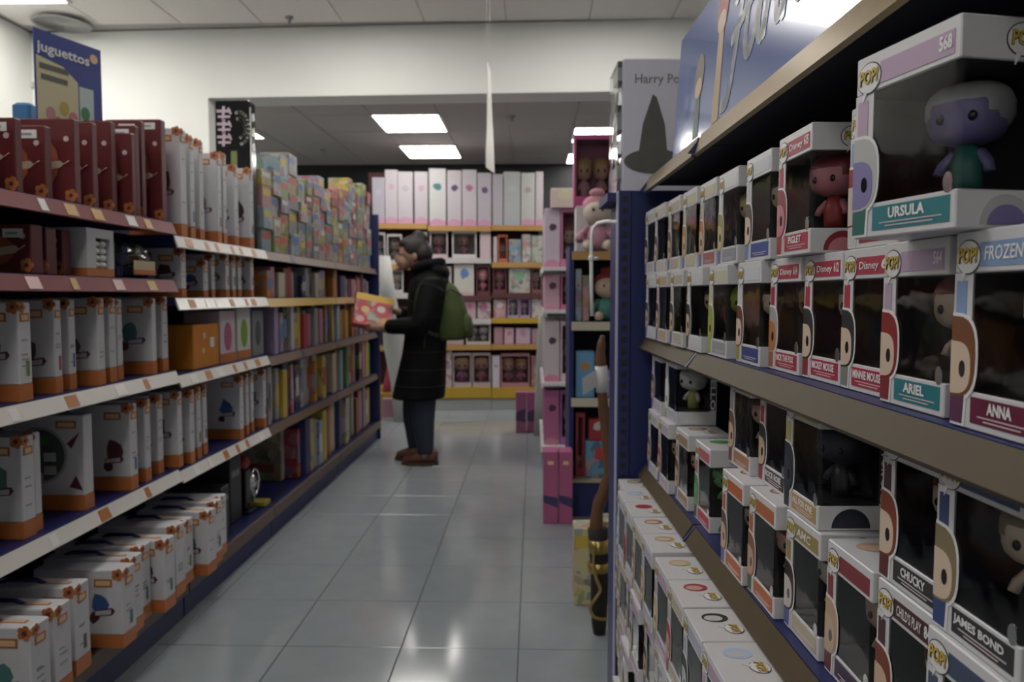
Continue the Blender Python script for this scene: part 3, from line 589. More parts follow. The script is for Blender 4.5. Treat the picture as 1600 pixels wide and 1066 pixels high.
# a plain vinyl doll: slots 0 skin, 1 hair, 2 clothes, 3 eye
def doll_mesh():
    S = [mat('doll_slot_%d' % i, (.5,.5,.5), .35) for i in range(4)]; b = MB(); [b.slot(s) for s in S]
    b.ell((0, 0, .066), (.027, .024, .024), S[0], 14, 9, pw=.72); b.ell((0, .003, .072), (.030, .0262, .0232), S[1], 14, 9, pw=.78)
    b.slices([(-.012, .012, 0, .009, .0), (-.012, .012, 0, .010, .012), (-.013, .013, 0, .011, .024), (-.007, .007, 0, .007, .044)], S[2], 12)
    for s in (-1, 1): b.tube([(s*.009, 0, .036), (s*.016, -.004, .026), (s*.018, -.006, .018)], .0042, S[0], 6); b.ell((s*.011, -.0225, .062), (.0035, .0022, .0045), S[3], 8, 5)
    return b.mesh('vinyl_doll')
DOLL = doll_mesh()
# generic printed half-face: slots 0 white outline, 1 face, 2 hair, 3 eye, 4 clothes
def half_face():
    S = [mat('face_slot_%d' % i, (.5,.5,.5), .4) for i in range(5)]; b = MB(); [b.slot(s) for s in S]
    def half(rx, z0, z1, n=12): return [(0, z0)] + [(rx*(abs(math.cos(a))**.6), (z0+z1)/2 + (z1-z0)/2*math.copysign(abs(math.sin(a))**.75, math.sin(a))) for a in [-PI/2 + PI*i/n for i in range(n+1)]] + [(0, z1)]
    b.prism([(0, -.006), (.020, -.006), (.022, .02), (0, .02)], -.0005, 0, S[0]); b.prism(half(.0355, .012, .077), -.0006, 0, S[0])
    b.prism([(0, -.004), (.017, -.004), (.019, .018), (0, .018)], -.0009, 0, S[4])
    b.prism(half(.033, .015, .0745), -.001, 0, S[2]); b.prism(half(.0275, .017, .056), -.0014, 0, S[1])
    b.prism(circ(.0165, .036, .0042, .0062, 12), -.0018, 0, S[3]); return b.mesh('printed_face')
FACE = half_face()
def top_face():
    S = [mat('top_slot_%d' % i, (.5,.5,.5), .4) for i in range(2)]; b = MB(); [b.slot(s) for s in S]
    b.prism(circ(0, 0, .020, .016, 18), 0, .0005, S[1], 'z'); b.prism(circ(-.003, -.003, .014, .010, 16), 0, .0008, S[0], 'z')
    return b.mesh('printed_head')
TOPF = top_face(); EYE = BLACKG
SK = (.52,.36,.25); SKP = (.58,.45,.35)
def figure_box(u, vfar, z, label, grp, strip=(.4,.03,.06), plate=None, name=None, series=None, skin=SK, hair=(.12,.04,.02), cloth=(.1,.12,.3), rot=0, w=.115, d=.09, h=.16, toplogo=False, sidetext=None, num=None, detail=True, sideart=False):
    c = G(u + d/2, vfar - w/2, z); o = thing('figure_box', label, 'figure box', c, TH - PI/2 + rot, grp)
    plate = plate or strip
    put('carton', fcarton(w, d, h), o); put('window_film', fpane(w, d, h), o)
    put('vinyl_doll', DOLL, o, (.012, .004, .033), rz=random.uniform(.1, .7), sc=(1.12, 1.12, 1.0), mats=[col(*skin), col(*hair), col(*cloth), EYE])
    f = -d/2
    b = MB(); b.box(-w/2+.034, w/2-.006, f-.0006, f+.0002, h-.029, h-.010, col(*strip)); b.build('series_strip', o)
    b = MB(); b.box(-w/2+.004, -w/2+.018, f-.0006, f+.0002, .08, h-.040, col(*strip)); b.build('side_strip', o)
    pl = MB().box(-w/2+.028, w/2-.006, f-.0006, f+.0002, .006, .027, col(*plate)).build('name_plate', o)
    TXW = mat('letter_white', (.75,.73,.73), .4); TXP = mat('letter_pale', (.55,.45,.48), .4)
    if name: lettering(name, TXW, min(.012*len(name)*.62, w-.048), .0095, pl, (.008, f-.0012, .0195), bold=.03)
    b = MB(); b.box(-w/2+.038, w/2-.014, f-.001, f, .0115, .0125, TXP); b.box(-w/2+.046, w/2-.024, f-.001, f, .0085, .0095, TXP); b.build('small_print', pl)['kind'] = 'stuff'
    if series: lettering(series, TXW, w*.40, .011, o, (.006, f-.0012, h-.0195), bold=.01, shear=.1)
    if num: lettering(num, TXW, .014, .012, o, (w/2-.015, f-.0012, h-.019), bold=.03)
    put('printed_face', FACE, o, (-w/2+.0004, f-.0003, .008), mats=[PW, col(*skin), col(*hair), EYE, col(*cloth)], sc=(1, 1, 1.12))
    put_logo(o, (-w/2+.019, f-.0004, h-.021), 'front')
    b = MB(); b.prism(circ(w/2-.009, .037, .0055, .0085, 12), f-.0005, f+.0003, SILVER); b.build('seal_sticker', o)
    if detail:
        put_logo(o, (w/2+.0003, .006, h-.0175), 'right', .95)
        b = MB(); b.prism([(-.004 + p, .0035 + q) for p, q in [(.024*math.cos(a), .024*math.sin(a)) for a in [PI*i/12 for i in range(13)]]], w/2+.0006, w/2, col(*hair), 'x'); b.prism([(-.004 + p, .0035 + q) for p, q in [(.018*math.cos(a), .016*math.sin(a)) for a in [PI*i/12 for i in range(13)]]], w/2+.001, w/2, col(*skin), 'x'); b.build('side_print', o)
    if sidetext:
        b = MB(); b.box(w/2-.0002, w/2+.0004, d/2-.016, d/2-.002, .034, h-.036, LINER)
        b.build('side_panel', o); me, tw, th = text_mesh(sidetext, TXW, .03, 0); put('lettering', me, o, (w/2+.0008, d/2-.009, h/2), rot=(0, PI/2, 0), sc=(.09/tw, .011/th, .02))
    if toplogo:
        put('printed_head', TOPF, o, (-.022, -.006, h+.0003), rz=PI/2, mats=[col(*skin), col(*hair)]); put_logo(o, (.018, .012, h+.0004), 'top', 1.0)
    return o
RED, PNK, TEAL, LBL = (.36,.02,.05), (.42,.3,.42), (.02,.17,.20), (.2,.3,.5)
g1, g2, g3, g4 = 'figure boxes on the middle shelf, lower tier', 'figure boxes on the middle shelf, upper tier', 'figure boxes on the lower shelf, bottom tier', 'figure boxes on the lower shelf, upper tier'
Z1 = 1.0915
A = [ # u, vfar, label, kwargs
 (.372, .648, 'figure box with dark plum name plate at the right frame edge, middle shelf', dict(strip=LBL, plate=(.12,.01,.04), name='ANNA', series='FROZEN', hair=(.16,.055,.02), skin=SKP, cloth=(.1,.03,.08))),
 (.381, .790, 'figure box with teal name plate and lilac strip, middle shelf lower tier', dict(strip=PNK, plate=TEAL, name='ARIEL', num='564', hair=(.22,.012,.015), skin=SKP, cloth=(.2,.02,.03))),
 (.391, .908, 'figure box with red name plate next beyond the teal-plated one, lower tier', dict(strip=RED, name='MINNIE MOUSE', series='Disney', num='6', hair=(.015,.014,.015), skin=SKP, cloth=(.2,.2,.2))),
 (.391, 1.027, 'figure box with red strip numbered 612, middle shelf lower tier', dict(strip=RED, name='MICKEY MOUSE', series='Disney', num='612', hair=(.02,.02,.02), skin=SKP, cloth=(.25,.02,.03))),
 (.386, 1.146, 'figure box with red strip and orange face print, middle shelf lower tier', dict(strip=RED, name='NICK THE FOX', series='Disney', num='614', hair=(.35,.33,.33), skin=(.42,.16,.04), cloth=(.3,.1,.03))),
 (.374, 1.270, 'figure box with pale strip and navy gold name plate, lower tier', dict(strip=(.55,.56,.6), plate=(.03,.05,.2), hair=(.12,.035,.015), skin=SKP, cloth=(.3,.25,.05))),
 (.366, 1.42, 'figure box holding a lime green figure, middle shelf lower tier', dict(strip=(.5,.48,.35), plate=(.3,.3,.33), hair=(.28,.33,.06), skin=(.3,.35,.05), cloth=(.3,.35,.05))),
 (.358, 1.56, 'figure box with black print, third from blue end frame, lower tier', dict(strip=(.55,.55,.58), hair=(.02,.02,.02), cloth=(.05,.05,.05))),
 (.354, 1.70, 'figure box second from blue end frame, middle shelf lower tier', dict(strip=(.4,.38,.3), hair=(.03,.03,.03))),
 (.352, 1.85, 'figure box third tier column nearest but one to blue frame, lower tier', dict(strip=(.45,.3,.2), hair=(.05,.03,.03))),
 (.352, 1.99, 'figure box right beside the blue end frame, middle shelf lower tier', dict(strip=(.5,.5,.52), hair=(.03,.03,.03)))]
for u, v, lab, kw in A: figure_box(u, v, Z1, 'white windowed ' + lab, g1, **kw)
Z2 = Z1 + .1605
B = [
 (.394, .905, 'figure box with dark red name plate and red cap print, upper tier', dict(strip=(.25,.33,.5), plate=(.22,.015,.03), name='MRS. CLAUS', series='Peppermint Lane', num='0', hair=(.25,.015,.02), skin=(.55,.45,.4), cloth=(.5,.5,.5))),
 (.372, 1.08, 'figure box with red name plate and pink red-capped figure, upper tier', dict(strip=RED, name='PIGLET', series='Disney', num='615', hair=(.22,.02,.03), skin=(.5,.18,.2), cloth=(.3,.03,.03))),
 (.378, 1.245, 'figure box with blue and yellow name plate, middle shelf upper tier', dict(strip=(.5,.5,.55), plate=(.03,.06,.25), hair=(.06,.03,.03), skin=SKP, cloth=(.15,.2,.35))),
 (.376, 1.40, 'figure box with grey plate and yellowish figure, middle shelf upper tier', dict(strip=(.6,.6,.6), plate=(.25,.26,.3), hair=(.3,.25,.08), skin=(.5,.42,.2))),
 (.372, 1.52, 'figure box with orange print, sixth along, middle shelf upper tier', dict(strip=(.45,.4,.25), plate=(.3,.1,.1), hair=(.4,.15,.04))),
 (.366, 1.64, 'figure box seventh along the middle shelf, upper tier', dict(strip=(.45,.42,.3), hair=(.35,.2,.05))),
 (.362, 1.77, 'figure box eighth along the middle shelf, upper tier', dict(strip=(.4,.36,.28), hair=(.1,.07,.05))),
 (.356, 1.90, 'figure box ninth along the middle shelf, upper tier', dict(strip=(.5,.45,.4), hair=(.03,.03,.03))),
 (.354, 2.02, 'figure box beside the blue end frame, middle shelf upper tier', dict(strip=(.4,.4,.42), hair=(.03,.03,.03)))]
for u, v, lab, kw in B: figure_box(u, v, Z2, 'white windowed ' + lab, g2, **kw)
figure_box(.335, .745, Z2, 'largest white windowed figure box with lilac doll and teal plate, topmost', g2, strip=PNK, plate=TEAL, name='URSULA', num='568', hair=(.42,.42,.42), skin=(.20,.17,.36), cloth=(.02,.12,.1), rot=.19, w=.128, d=.10, h=.165)
Z3 = .7485
Cc = [
 (.372, .672, 'figure box numbered 007 in the lower right frame corner', dict(strip=(.05,.07,.12), plate=(.05,.05,.06), num='007', hair=(.25,.2,.12), toplogo=True)),
 (.384, .79, 'figure box with black strip and red-haired face, lower shelf bottom tier', dict(strip=(.06,.02,.025), plate=(.05,.03,.03), series="CHILD'S PLAY", num='841', hair=(.17,.035,.015), toplogo=True)),
 (.383, .915, 'figure box with dark red strip and pale face, lower shelf bottom tier', dict(strip=(.2,.03,.04), plate=(.05,.03,.06), hair=(.45,.3,.2), skin=(.5,.36,.26), cloth=(.12,.02,.03), toplogo=True)),
 (.380, 1.045, 'figure box with black and gold strip, bottom tier under black-printed box', dict(strip=(.3,.22,.08), plate=(.45,.4,.3), series='AMC', hair=(.04,.02,.02), skin=(.55,.5,.45), toplogo=True)),
 (.368, 1.17, 'figure box with orange strip and pink-masked figure, lower shelf bottom tier', dict(strip=(.4,.12,.04), plate=(.4,.12,.04), hair=(.25,.1,.07), skin=(.5,.3,.22), cloth=(.06,.1,.05), toplogo=True)),
 (.361, 1.294, 'figure box with orange red strip, nearer of two orange-striped, bottom tier', dict(strip=(.42,.1,.03), plate=(.42,.12,.05), hair=(.1,.05,.04), toplogo=True)),
 (.379, 1.56, 'figure box with green cactus-like print, lower shelf bottom tier', dict(strip=(.4,.1,.12), plate=(.4,.03,.06), hair=(.07,.22,.07), skin=(.1,.3,.1), cloth=(.05,.04,.03), toplogo=True)),
 (.372, 1.71, 'figure box behind the green print one, lower shelf bottom tier', dict(strip=(.3,.2,.12), hair=(.12,.06,.04), toplogo=True)),
 (.360, 1.85, 'figure box second from blue end frame, lower shelf bottom tier', dict(strip=(.4,.35,.4), hair=(.25,.03,.05), toplogo=True)),
 (.36, 1.985, 'figure box beside the blue end frame, lower shelf bottom tier', dict(strip=(.4,.4,.4), hair=(.06,.06,.07), toplogo=True))]
for u, v, lab, kw in Cc: figure_box(u, v, Z3, 'white windowed ' + lab, g3, **kw)
Z4 = Z3 + .1605
D4 = [
 (.377, .672, 'figure box with navy strip and fair-haired face, lower shelf upper tier', dict(strip=(.04,.06,.16), plate=(.03,.03,.035), name='JAMES BOND', hair=(.2,.16,.09), skin=SKP, cloth=(.03,.06,.18))),
 (.386, .791, 'figure box with black plate and red-haired face, lower shelf upper tier', dict(strip=(.06,.02,.025), plate=(.03,.03,.032), name='CHUCKY', hair=(.19,.04,.015), skin=SKP, cloth=(.1,.02,.02))),
 (.381, 1.057, 'figure box with gold plate and black-suited figure, lower shelf upper tier', dict(strip=(.5,.42,.12), plate=(.4,.26,.1), name='ALL FOR ONE', hair=(.02,.025,.04), skin=(.03,.03,.05), cloth=(.03,.03,.035), sidetext='ALL FOR ONE')),
 (.395, 1.21, 'figure box with black lettered plate, lower shelf upper tier', dict(strip=(.4,.03,.04), plate=(.03,.03,.03), name='ROCK ROSE', hair=(.03,.03,.03), cloth=(.25,.02,.03))),
 (.386, 1.345, 'figure box with brown plate and brown figure, lower shelf upper tier', dict(strip=(.35,.33,.33), plate=(.35,.18,.1), hair=(.16,.08,.05), cloth=(.15,.06,.03))),
 (.372, 1.83, 'figure box holding a white round-headed figure, lower shelf upper tier', dict(strip=(.45,.42,.6), plate=(.4,.4,.5), hair=(.6,.6,.58), skin=(.6,.6,.58), cloth=(.35,.35,.1), sidetext='HELLO')),
 (.369, 1.99, 'figure box beside the blue end frame, lower shelf upper tier', dict(strip=(.42,.4,.5), hair=(.05,.05,.05)))]
for u, v, lab, kw in D4: figure_box(u, v, Z4, 'white windowed ' + lab, g4, **kw)
# four-high stacks on the base deck
tops = [(1.07, (.4,.5,.65), (.5,.5,.55)), (1.19, (.02,.02,.022), (.5,.5,.5)), (1.31, (.34,.02,.03), (.5,.3,.25)), (1.43, (.45,.36,.2), SKP), (1.57, (.4,.28,.12), SKP), (1.69, (.3,.1,.09), SKP), (1.81, (.34,.02,.04), (.3,.02,.03)), (1.93, (.3,.4,.6), (.5,.55,.6)), (2.05, (.08,.06,.08), SKP)]
r = random.Random(21)
for i, (v, hr, sk) in enumerate(tops):
    for lv in range(4):
        nm = ('lowest', 'second lowest', 'third', 'top')[lv]
        du = r.uniform(-.012, .008) if lv < 3 else 0
        figure_box(.274 + du + (.018 if i == 8 else 0), v + r.uniform(-.0015, .0015), .0685 + .1603*lv, 'white windowed figure box, %s level of %s floor stack from near end' % (nm, ORD[i]), 'figure boxes stacked on the base deck', strip=r.choice([(.5,.5,.55), PNK, (.4,.4,.5), (.45,.4,.3)]), hair=hr if lv == 3 else r.choice([(.1,.05,.03), (.05,.05,.06), (.2,.15,.1), (.3,.28,.2)]), skin=sk if lv == 3 else SKP, cloth=r.choice([(.1,.1,.15), (.2,.05,.05), (.25,.22,.15)]), toplogo=lv == 3, detail=i < 4)
# sign board on top of the near right gondola
S0, S1 = .60, 1.80
t = gput(thing('sign_board', 'long glossy blue sign board with white script on the right shelving', 'sign', G(.374, (S0+S1)/2, 1.5045), group=None)); t.rotation_euler = (math.radians(-4), 0, TH - PI/2)
L = S1 - S0; SH = .272; SB = mat('sign_blue', (.045,.10,.34), .19, coat=.3, noise=.05, nscale=4); SWT = mat('sign_letter', (.62,.64,.66), .25)
# local x runs toward the viewer; x=-L/2 is the far end
b = MB(); b.box(-L/2, L/2, 0, .006, 0, SH, SB); b.build('board', t)
def xs(v): return (S1 - v) - L/2
b = MB(); q = -.0012; wdt = .034
def letter(v0, paths, sv, wd_):
    b = MB()
    for pts in paths:
        P = smooth([Vector((xs(v0) + a*sv, 0, 0.048 + c*.185)) for a, c in pts], 6); P2 = [(p.x, p.z) for p in P]
        b.stroke(P2, wd_, q, SWT)
        for x, z in P2[::2]: b.prism(circ(x, z, wd_/2, wd_/2, 10), q + .0002, q + .001, SWT)
    b.build('letter', t)
letter(1.345, [[(-.07, -.12), (-.03, -.10), (.0, .05), (.03, .4), (.07, .9), (.11, 1.08)], [(.0, .80), (.02, 1.0), (.09, 1.14), (.2, 1.2), (.33, 1.22)], [(-.01, .45), (.06, .54), (.16, .66)]], .62, .022)
letter(1.275, [[(.01, .62), (.0, .35), (.02, .18), (.06, .22), (.10, .45), (.12, .68)], [(.12, .68), (.105, .34), (.13, .20), (.16, .28)]], .60, .020)
letter(1.18, [[(.015, .70), (.0, .2)], [(.0, .25), (.03, .55), (.07, .72), (.10, .66), (.09, .35), (.11, .22), (.15, .3)]], .55, .019)
letter(1.10, [[(.05, 1.2), (.02, .7), (.0, .2)], [(.01, .4), (.07, .6), (.10, .74), (.06, .78), (.04, .55), (.10, .25), (.15, .24)]], .52, .019)
letter(1.02, [[(.06+.055*math.cos(a), .47+.25*math.sin(a)) for a in [2*PI*k/10 for k in range(11)]]], .6, .019)
for vv, c1, c2, hh, nm in ((1.585, (.14,.10,.06), (.05,.08,.06), .17, 'printed_doll'), (1.435, (.30,.04,.035), (.38,.25,.12), .25, 'printed_doll')):
    b = MB(); b.prism(circ(xs(vv), hh-.035, .036, .042, 16), -.001, 0, col(*c1)); b.prism(circ(xs(vv), hh-.06, .028, .02, 14), -.0015, 0, col(*SK)); b.prism([(xs(vv)-.022, .01), (xs(vv)+.022, .01), (xs(vv)+.017, hh-.075), (xs(vv)-.017, hh-.075)], -.001, 0, col(*c2)); b.build(nm, t)
# tall white hat box beyond the sign, on the end frame's top shelf
PH = atY(955, 300, 2.2); PH2 = atY(1078, 300, 2.2)
t = gput(thing('hat_box', 'white glossy box printed with a grey pointed hat, above blue frame', 'toy box', G(.42, 2.19, 1.476))); wd = .235; hh = .352
b = MB(); b.bbox(-wd/2, wd/2, -.085, .085, 0, hh, mat('glossy_white', (.58,.57,.66), .15, noise=.03), .004); b.build('carton', t)
b = MB(); HG = mat('hat_grey', (.09,.085,.075), .6, noise=.2); b.prism([(-.073, .10), (-.062, .18), (-.036, .258), (-.026, .25), (-.004, .18), (.004, .10)], -.0875, -.085, HG); b.prism(circ(-.032, .082, .080, .032, 24), -.088, -.085, HG); b.build('printed_hat', t)
lettering('Harry Potter', mat('hat_letter', (.2,.19,.2), .4), .17, .032, t, (.0, -.0862, .298), bold=.0)
b = MB(); b.box(.062, .09, -.0865, -.085, .12, .19, col(.3,.24,.1)); b.build('printed_plaque', t)
b = MB(); b.box(-wd/2-.012, -wd/2-.001, -.085, .085, 0, hh*.98, FILM); b.build('side_film', t)
for k in range(5): b = MB(); b.box(-wd/2-.010, -wd/2-.0005, -.06, .02, .04+.065*k, .075+.065*k, SILVER if k % 2 else STEEL); b.build('foil_patch', t)
# shelf piece carrying the hat box
b = MB(); b.box(-.02, .26, -.0, .20, -.022, 0, NAVY); o = gput(b.build('top_plate', loc=G(.285, 2.104, 1.474))); tag(o, 'navy top plate under the hat box at the blue end frame', 'shelf')
b = MB(); b.box(-.02, .26, .0, .20, 0, 1.45, NAVY); o = gput(b.build('end_pillar', loc=G(.32, 2.104, 0))); tag(o, 'navy steel pillar behind the blue slotted end frame', 'pillar')

# ================================================================ broomstick leaning by the end frame
WOOD = mat('broom_wood', (.13,.055,.025), .55, noise=.35, nscale=14, bump=.3); BRASS = mat('brass', (.45,.31,.1), .32, metal=.8); YB = 2.70
t = thing('broomstick', 'gnarled brown toy broomstick with brass bands standing on the floor', 'broomstick', (atY(937, 995, YB).x, YB, 0)); base = Vector(t.location)
def bp(px, py, dy=0): return atY(px, py, YB + dy) - base
pts = smooth([bp(942, 524), bp(940, 535), bp(938, 560), bp(940, 600), bp(944, 650), bp(950, 700), bp(953, 735), bp(945, 765), bp(934, 795), bp(931, 835)])
rd = [.006, .013, .018, .0185, .018, .019, .021, .022, .0215, .0225]; rr = []
for i in range(len(pts)): k = i/4; a = int(min(k, 8)); rr.append(rd[a] + (rd[a+1]-rd[a])*(k-a) + .0012*math.sin(i*1.7))
b = MB(); b.tube(pts, rr, WOOD, 12); b.build('handle', t)
b = MB(); b.tube([bp(934, 826), bp(935, 850), bp(938, 890), bp(936, 940), bp(936, 975), bp(937, 995)], [.036, .035, .034, .030, .026, .020], mat('bristle_black', (.014,.011,.010), .8, noise=.4, nscale=60, bump=.5), 16); b.build('bristles', t)
for a, c in ((842, 862), (878, 892)): b = MB(); b.tube([bp(935, a), bp(936, c)], [.0385, .0385], BRASS, 18); b.build('brass_band', t)
b = MB(); b.tube(smooth([bp(930, 848, -.04), bp(927, 880, -.045), bp(932, 905, -.05), bp(938, 922, -.05), bp(930, 936, -.055), bp(922, 950, -.055), bp(928, 964, -.055), bp(942, 968, -.05), bp(950, 966, -.045)]), .0055, BRASS, 8); b.build('foot_rest', t)
b = MB(); b.tube([bp(939, 572), bp(940, 592), bp(941, 613)], [.0215]*3, mat('tag_paper', (.6,.6,.6), .4), 16); b.build('paper_wrap', t)
b = MB(); q0, q1, q2, q3 = bp(910, 592, -.02), bp(932, 578, -.02), bp(932, 604, -.02), bp(911, 618, -.02); vs = [q0, q1, q2, q3]; b.add(vs + [v + Vector((0, .003, 0)) for v in vs], [(0,1,2,3), (7,6,5,4), (0,4,5,1), (1,5,6,2), (2,6,7,3), (3,7,4,0)], mat('tag_grey2', (.4,.4,.41), .4)); b.build('price_card', t)
# cartons on the floor behind the broom
for i, (a, c, y, top, cc, lab) in enumerate(((897, 930, 2.95, 826, (.5,.45,.25), 'yellow and white printed carton on the floor behind the broomstick'), (936, 968, 3.05, 815, (.45,.42,.3), 'tall printed carton on the floor right of the broomstick'))):
    p0, p1 = atY(a, top, y), atY(c, top, y); o = thing('toy_box', lab, 'toy box', ((p0.x+p1.x)/2, y + .06, 0)); hw = (p1.x-p0.x)/2
    b = MB(); b.bbox(-hw, hw, -.06, .06, 0, p0.z, PRINTS, .003); b.build('carton', o, color=cc); b = MB(); b.box(-hw*.8, hw*.6, -.061, -.06, p0.z*.75, p0.z*.9, col(.55,.4,.06)); b.build('title_strip', o)
# ================================================================ shared little builders for the far shelves
def doll_box(o, w, d, h, frame, skin, hair, cloth, n=1):
    b = MB(); f = col(*frame); e = .012
    b.box(-w/2, w/2, -d/2, d/2, 0, h*.14, f); b.box(-w/2, w/2, -d/2, d/2, h*.93, h, f); b.box(-w/2, -w/2+e, -d/2, d/2, h*.14, h*.93, f); b.box(w/2-e, w/2, -d/2, d/2, h*.14, h*.93, f); b.box(-w/2+e, w/2-e, d/2-.006, d/2, h*.14, h*.93, col(frame[0]*.5, frame[1]*.4, frame[2]*.45)); b.build('carton', o)
    b = MB(); b.add([(-w/2+e, -d/2+.002, h*.14), (w/2-e, -d/2+.002, h*.14), (w/2-e, -d/2+.002, h*.93), (-w/2+e, -d/2+.002, h*.93)], [(0,1,2,3)], FILM); b.build('window_film', o)
    s = min(h*.76/.096, (w - 2*e)/n/.062); s2 = h*.74/.096
    for k in range(n): put('doll', DOLL, o, ((k - (n-1)/2)*(w-2*e)/n, 0, h*.142), sc=(s, min(s, d*.4/.024), min(s2, s*1.5)), mats=[col(*skin), col(*hair), col(*cloth), EYE])
def plain_box(o, w, d, h, c, kind, accent, band=None):
    b = MB(); b.bbox(-w/2, w/2, -d/2, d/2, 0, h, {'t': TINT, 'p': PRINTS}[kind], .003); b.build('carton', o, color=c)
    if accent: b = MB(); b.prism([(p, h*.68+q) for p, q in blob(random.Random(int(w*9999)), w*.3, w*.3, 10)], -d/2-.0012, -d/2, col(*accent)); b.build('emblem', o)
    if band: b = MB(); b.prism([(-w/2, 0), (w/2, 0), (w/2, h*.08), (w*.15, h*.12), (-w*.15, h*.13), (-w/2, h*.07)], -d/2-.0012, -d/2, col(*band)); b.build('base_band', o)
LILA, PINK, HOT, PALE = (.5,.36,.45), (.55,.24,.32), (.45,.06,.2), (.45,.41,.44)
# ================================================================ end cap beyond the cross aisle
YE = 4.16
def e_(px, py, y=YE): return atY(px, py, y)
xl = e_(893, 500).x; xr = xl + .62
t = thing('end_cap_shelf', 'navy end cap shelf unit with plush toys beyond the broomstick', 'shelf', ((xl+xr)/2, YE, 0)); hw = (xr-xl)/2
MB().box(-hw, hw, 0, .45, 0, .19, NAVY).build('plinth', t); MB().box(-hw, hw, .44, .46, .19, 1.5, DARK).build('back_panel', t)
for s in (-1, 1): MB().box(s*hw - .012, s*hw + .012, .0, .46, .19, 1.46, NAVY).build('side_panel', t)
MB().box(-hw, hw, -.02, .45, .19, .205, mat('cream_lip', (.4,.36,.26), .5)).build('base_deck', t)
EZ = [e_(900, 393).z, e_(900, 503).z, e_(900, 622).z, .206]
for z, m in zip(EZ[:3], (WOODY, mat('cream_lip2', (.5,.46,.36), .5), mat('cream_lip2', (.5,.46,.36), .5))):
    sh = MB().box(-hw, hw, 0, .44, z - .025, z - .0005, NAVY).build('shelf', t); MB().box(-hw, hw, -.022, -.0005, z - .045, z, m).build('price_rail', sh)
def cap_item(px0, px1, ytop, z, y, lab, build, cat='toy box', name='toy_box', d=.1):
    p0, p1 = atY(px0, ytop, y), atY(px1, ytop, y); o = thing(name, lab, cat, ((p0.x+p1.x)/2, y + d/2, z)); build(o, p1.x-p0.x, d, p0.z - z); return o
def plush(head, cap, dress):
    def f(o, w, d, h):
        s = h; b = MB(); b.ell((0, 0, s*.22), (s*.2, s*.17, s*.22), mat('plush_%.2f%.2f' % dress[:2], dress, .9, bump=.4, nscale=80), 14, 9); b.build('body', o)
        b = MB(); b.ell((0, -.01, s*.62), (s*.22, s*.19, s*.2), mat('plush_head_%.2f' % head[0], head, .9, bump=.4, nscale=80), 16, 10); b.build('head', o)
        b = MB(); b.ell((0, .012, s*.74), (s*.225, s*.185, s*.17), col(*cap, .9), 16, 8); b.ell((0, -.01, s*.93), (s*.13, s*.06, s*.07), col(*cap, .9), 12, 6); b.build('cap', o)
        for k in (-1, 1):
            b = MB(); b.tube([(k*s*.13, 0, s*.36), (k*s*.26, -.03, s*.26), (k*s*.28, -.05, s*.18)], [s*.07, s*.06, s*.07], col(*dress, .9), 8); b.build('arm', o)
            b = MB(); b.tube([(k*s*.1, 0, s*.08), (k*s*.15, -s*.16, s*.09), (k*s*.16, -s*.24, s*.1)], [s*.075, s*.07, s*.085], col(*head, .9), 8); b.build('leg', o)
            b = MB(); b.ell((k*s*.07, -.01-s*.185, s*.65), (s*.02, s*.012, s*.028), BLACKG, 8, 5); b.build('eye', o)
    return f
cap_item(900, 966, 322, EZ[0], YE + .2, 'large white carton behind the pink plush on the end cap top', lambda o, w, d, h: plain_box(o, w, d, h, (.6,.58,.58), 't', (.3,.28,.28)), d=.16)
zt = atY(930, 322, YE + .2).z + .001
cap_item(897, 958, 210, zt, YE + .22, 'magenta windowed doll box topmost on the end cap', lambda o, w, d, h: doll_box(o, w, d, h, (.42,.06,.2), (.5,.3,.2), (.45,.25,.08), (.5,.25,.35), 2), d=.12)
cap_item(907, 962, 292, EZ[0], YE + .02, 'pink dressed plush doll sitting on the end cap top shelf', plush((.55,.46,.4), (.55,.26,.32), (.5,.25,.33)), 'plush toy', 'plush_doll', .14)
cap_item(934, 966, 416, EZ[1], YE + .02, 'plush doll with dark red cap on the second end cap shelf', plush((.5,.38,.28), (.22,.02,.03), (.06,.2,.17)), 'plush toy', 'plush_doll', .14)
cap_item(899, 909, 420, EZ[1], YE + .04, 'narrow pale blue box left on the second end cap shelf', lambda o, w, d, h: plain_box(o, w, d, h, (.35,.42,.5), 'p', (.5,.1,.1)))
cap_item(910, 921, 430, EZ[1], YE + .05, 'small pink printed box beside the red-capped plush', lambda o, w, d, h: plain_box(o, w, d, h, (.5,.28,.3), 'p', None))
cap_item(900, 929, 549, EZ[2], YE + .02, 'light blue box with orange emblem on the third end cap shelf', lambda o, w, d, h: plain_box(o, w, d, h, (.12,.3,.5), 't', (.4,.2,.06)))
cap_item(944, 966, 578, EZ[2], YE + .05, 'low lilac box on the third end cap shelf', lambda o, w, d, h: plain_box(o, w, d, h, (.3,.25,.42), 't', (.5,.48,.5)))
cap_item(900, 914, 645, EZ[3], YE + .05, 'red doll box with fair-haired doll, lowest end cap shelf', lambda o, w, d, h: doll_box(o, w, d, h, (.3,.03,.04), SKP, (.5,.38,.15), (.35,.02,.03)))
cap_item(915, 960, 690, EZ[3], YE + .02, 'blue and red printed box on the lowest end cap shelf', lambda o, w, d, h: plain_box(o, w, d, h, (.1,.25,.38), 'p', (.4,.05,.05)))
zt = e_(930, 690, YE + .02).z + .001
cap_item(920, 948, 655, zt, YE + .03, 'red carton topmost on the lowest end cap shelf', lambda o, w, d, h: plain_box(o, w, d, h, (.32,.03,.04), 't', (.5,.48,.45)))
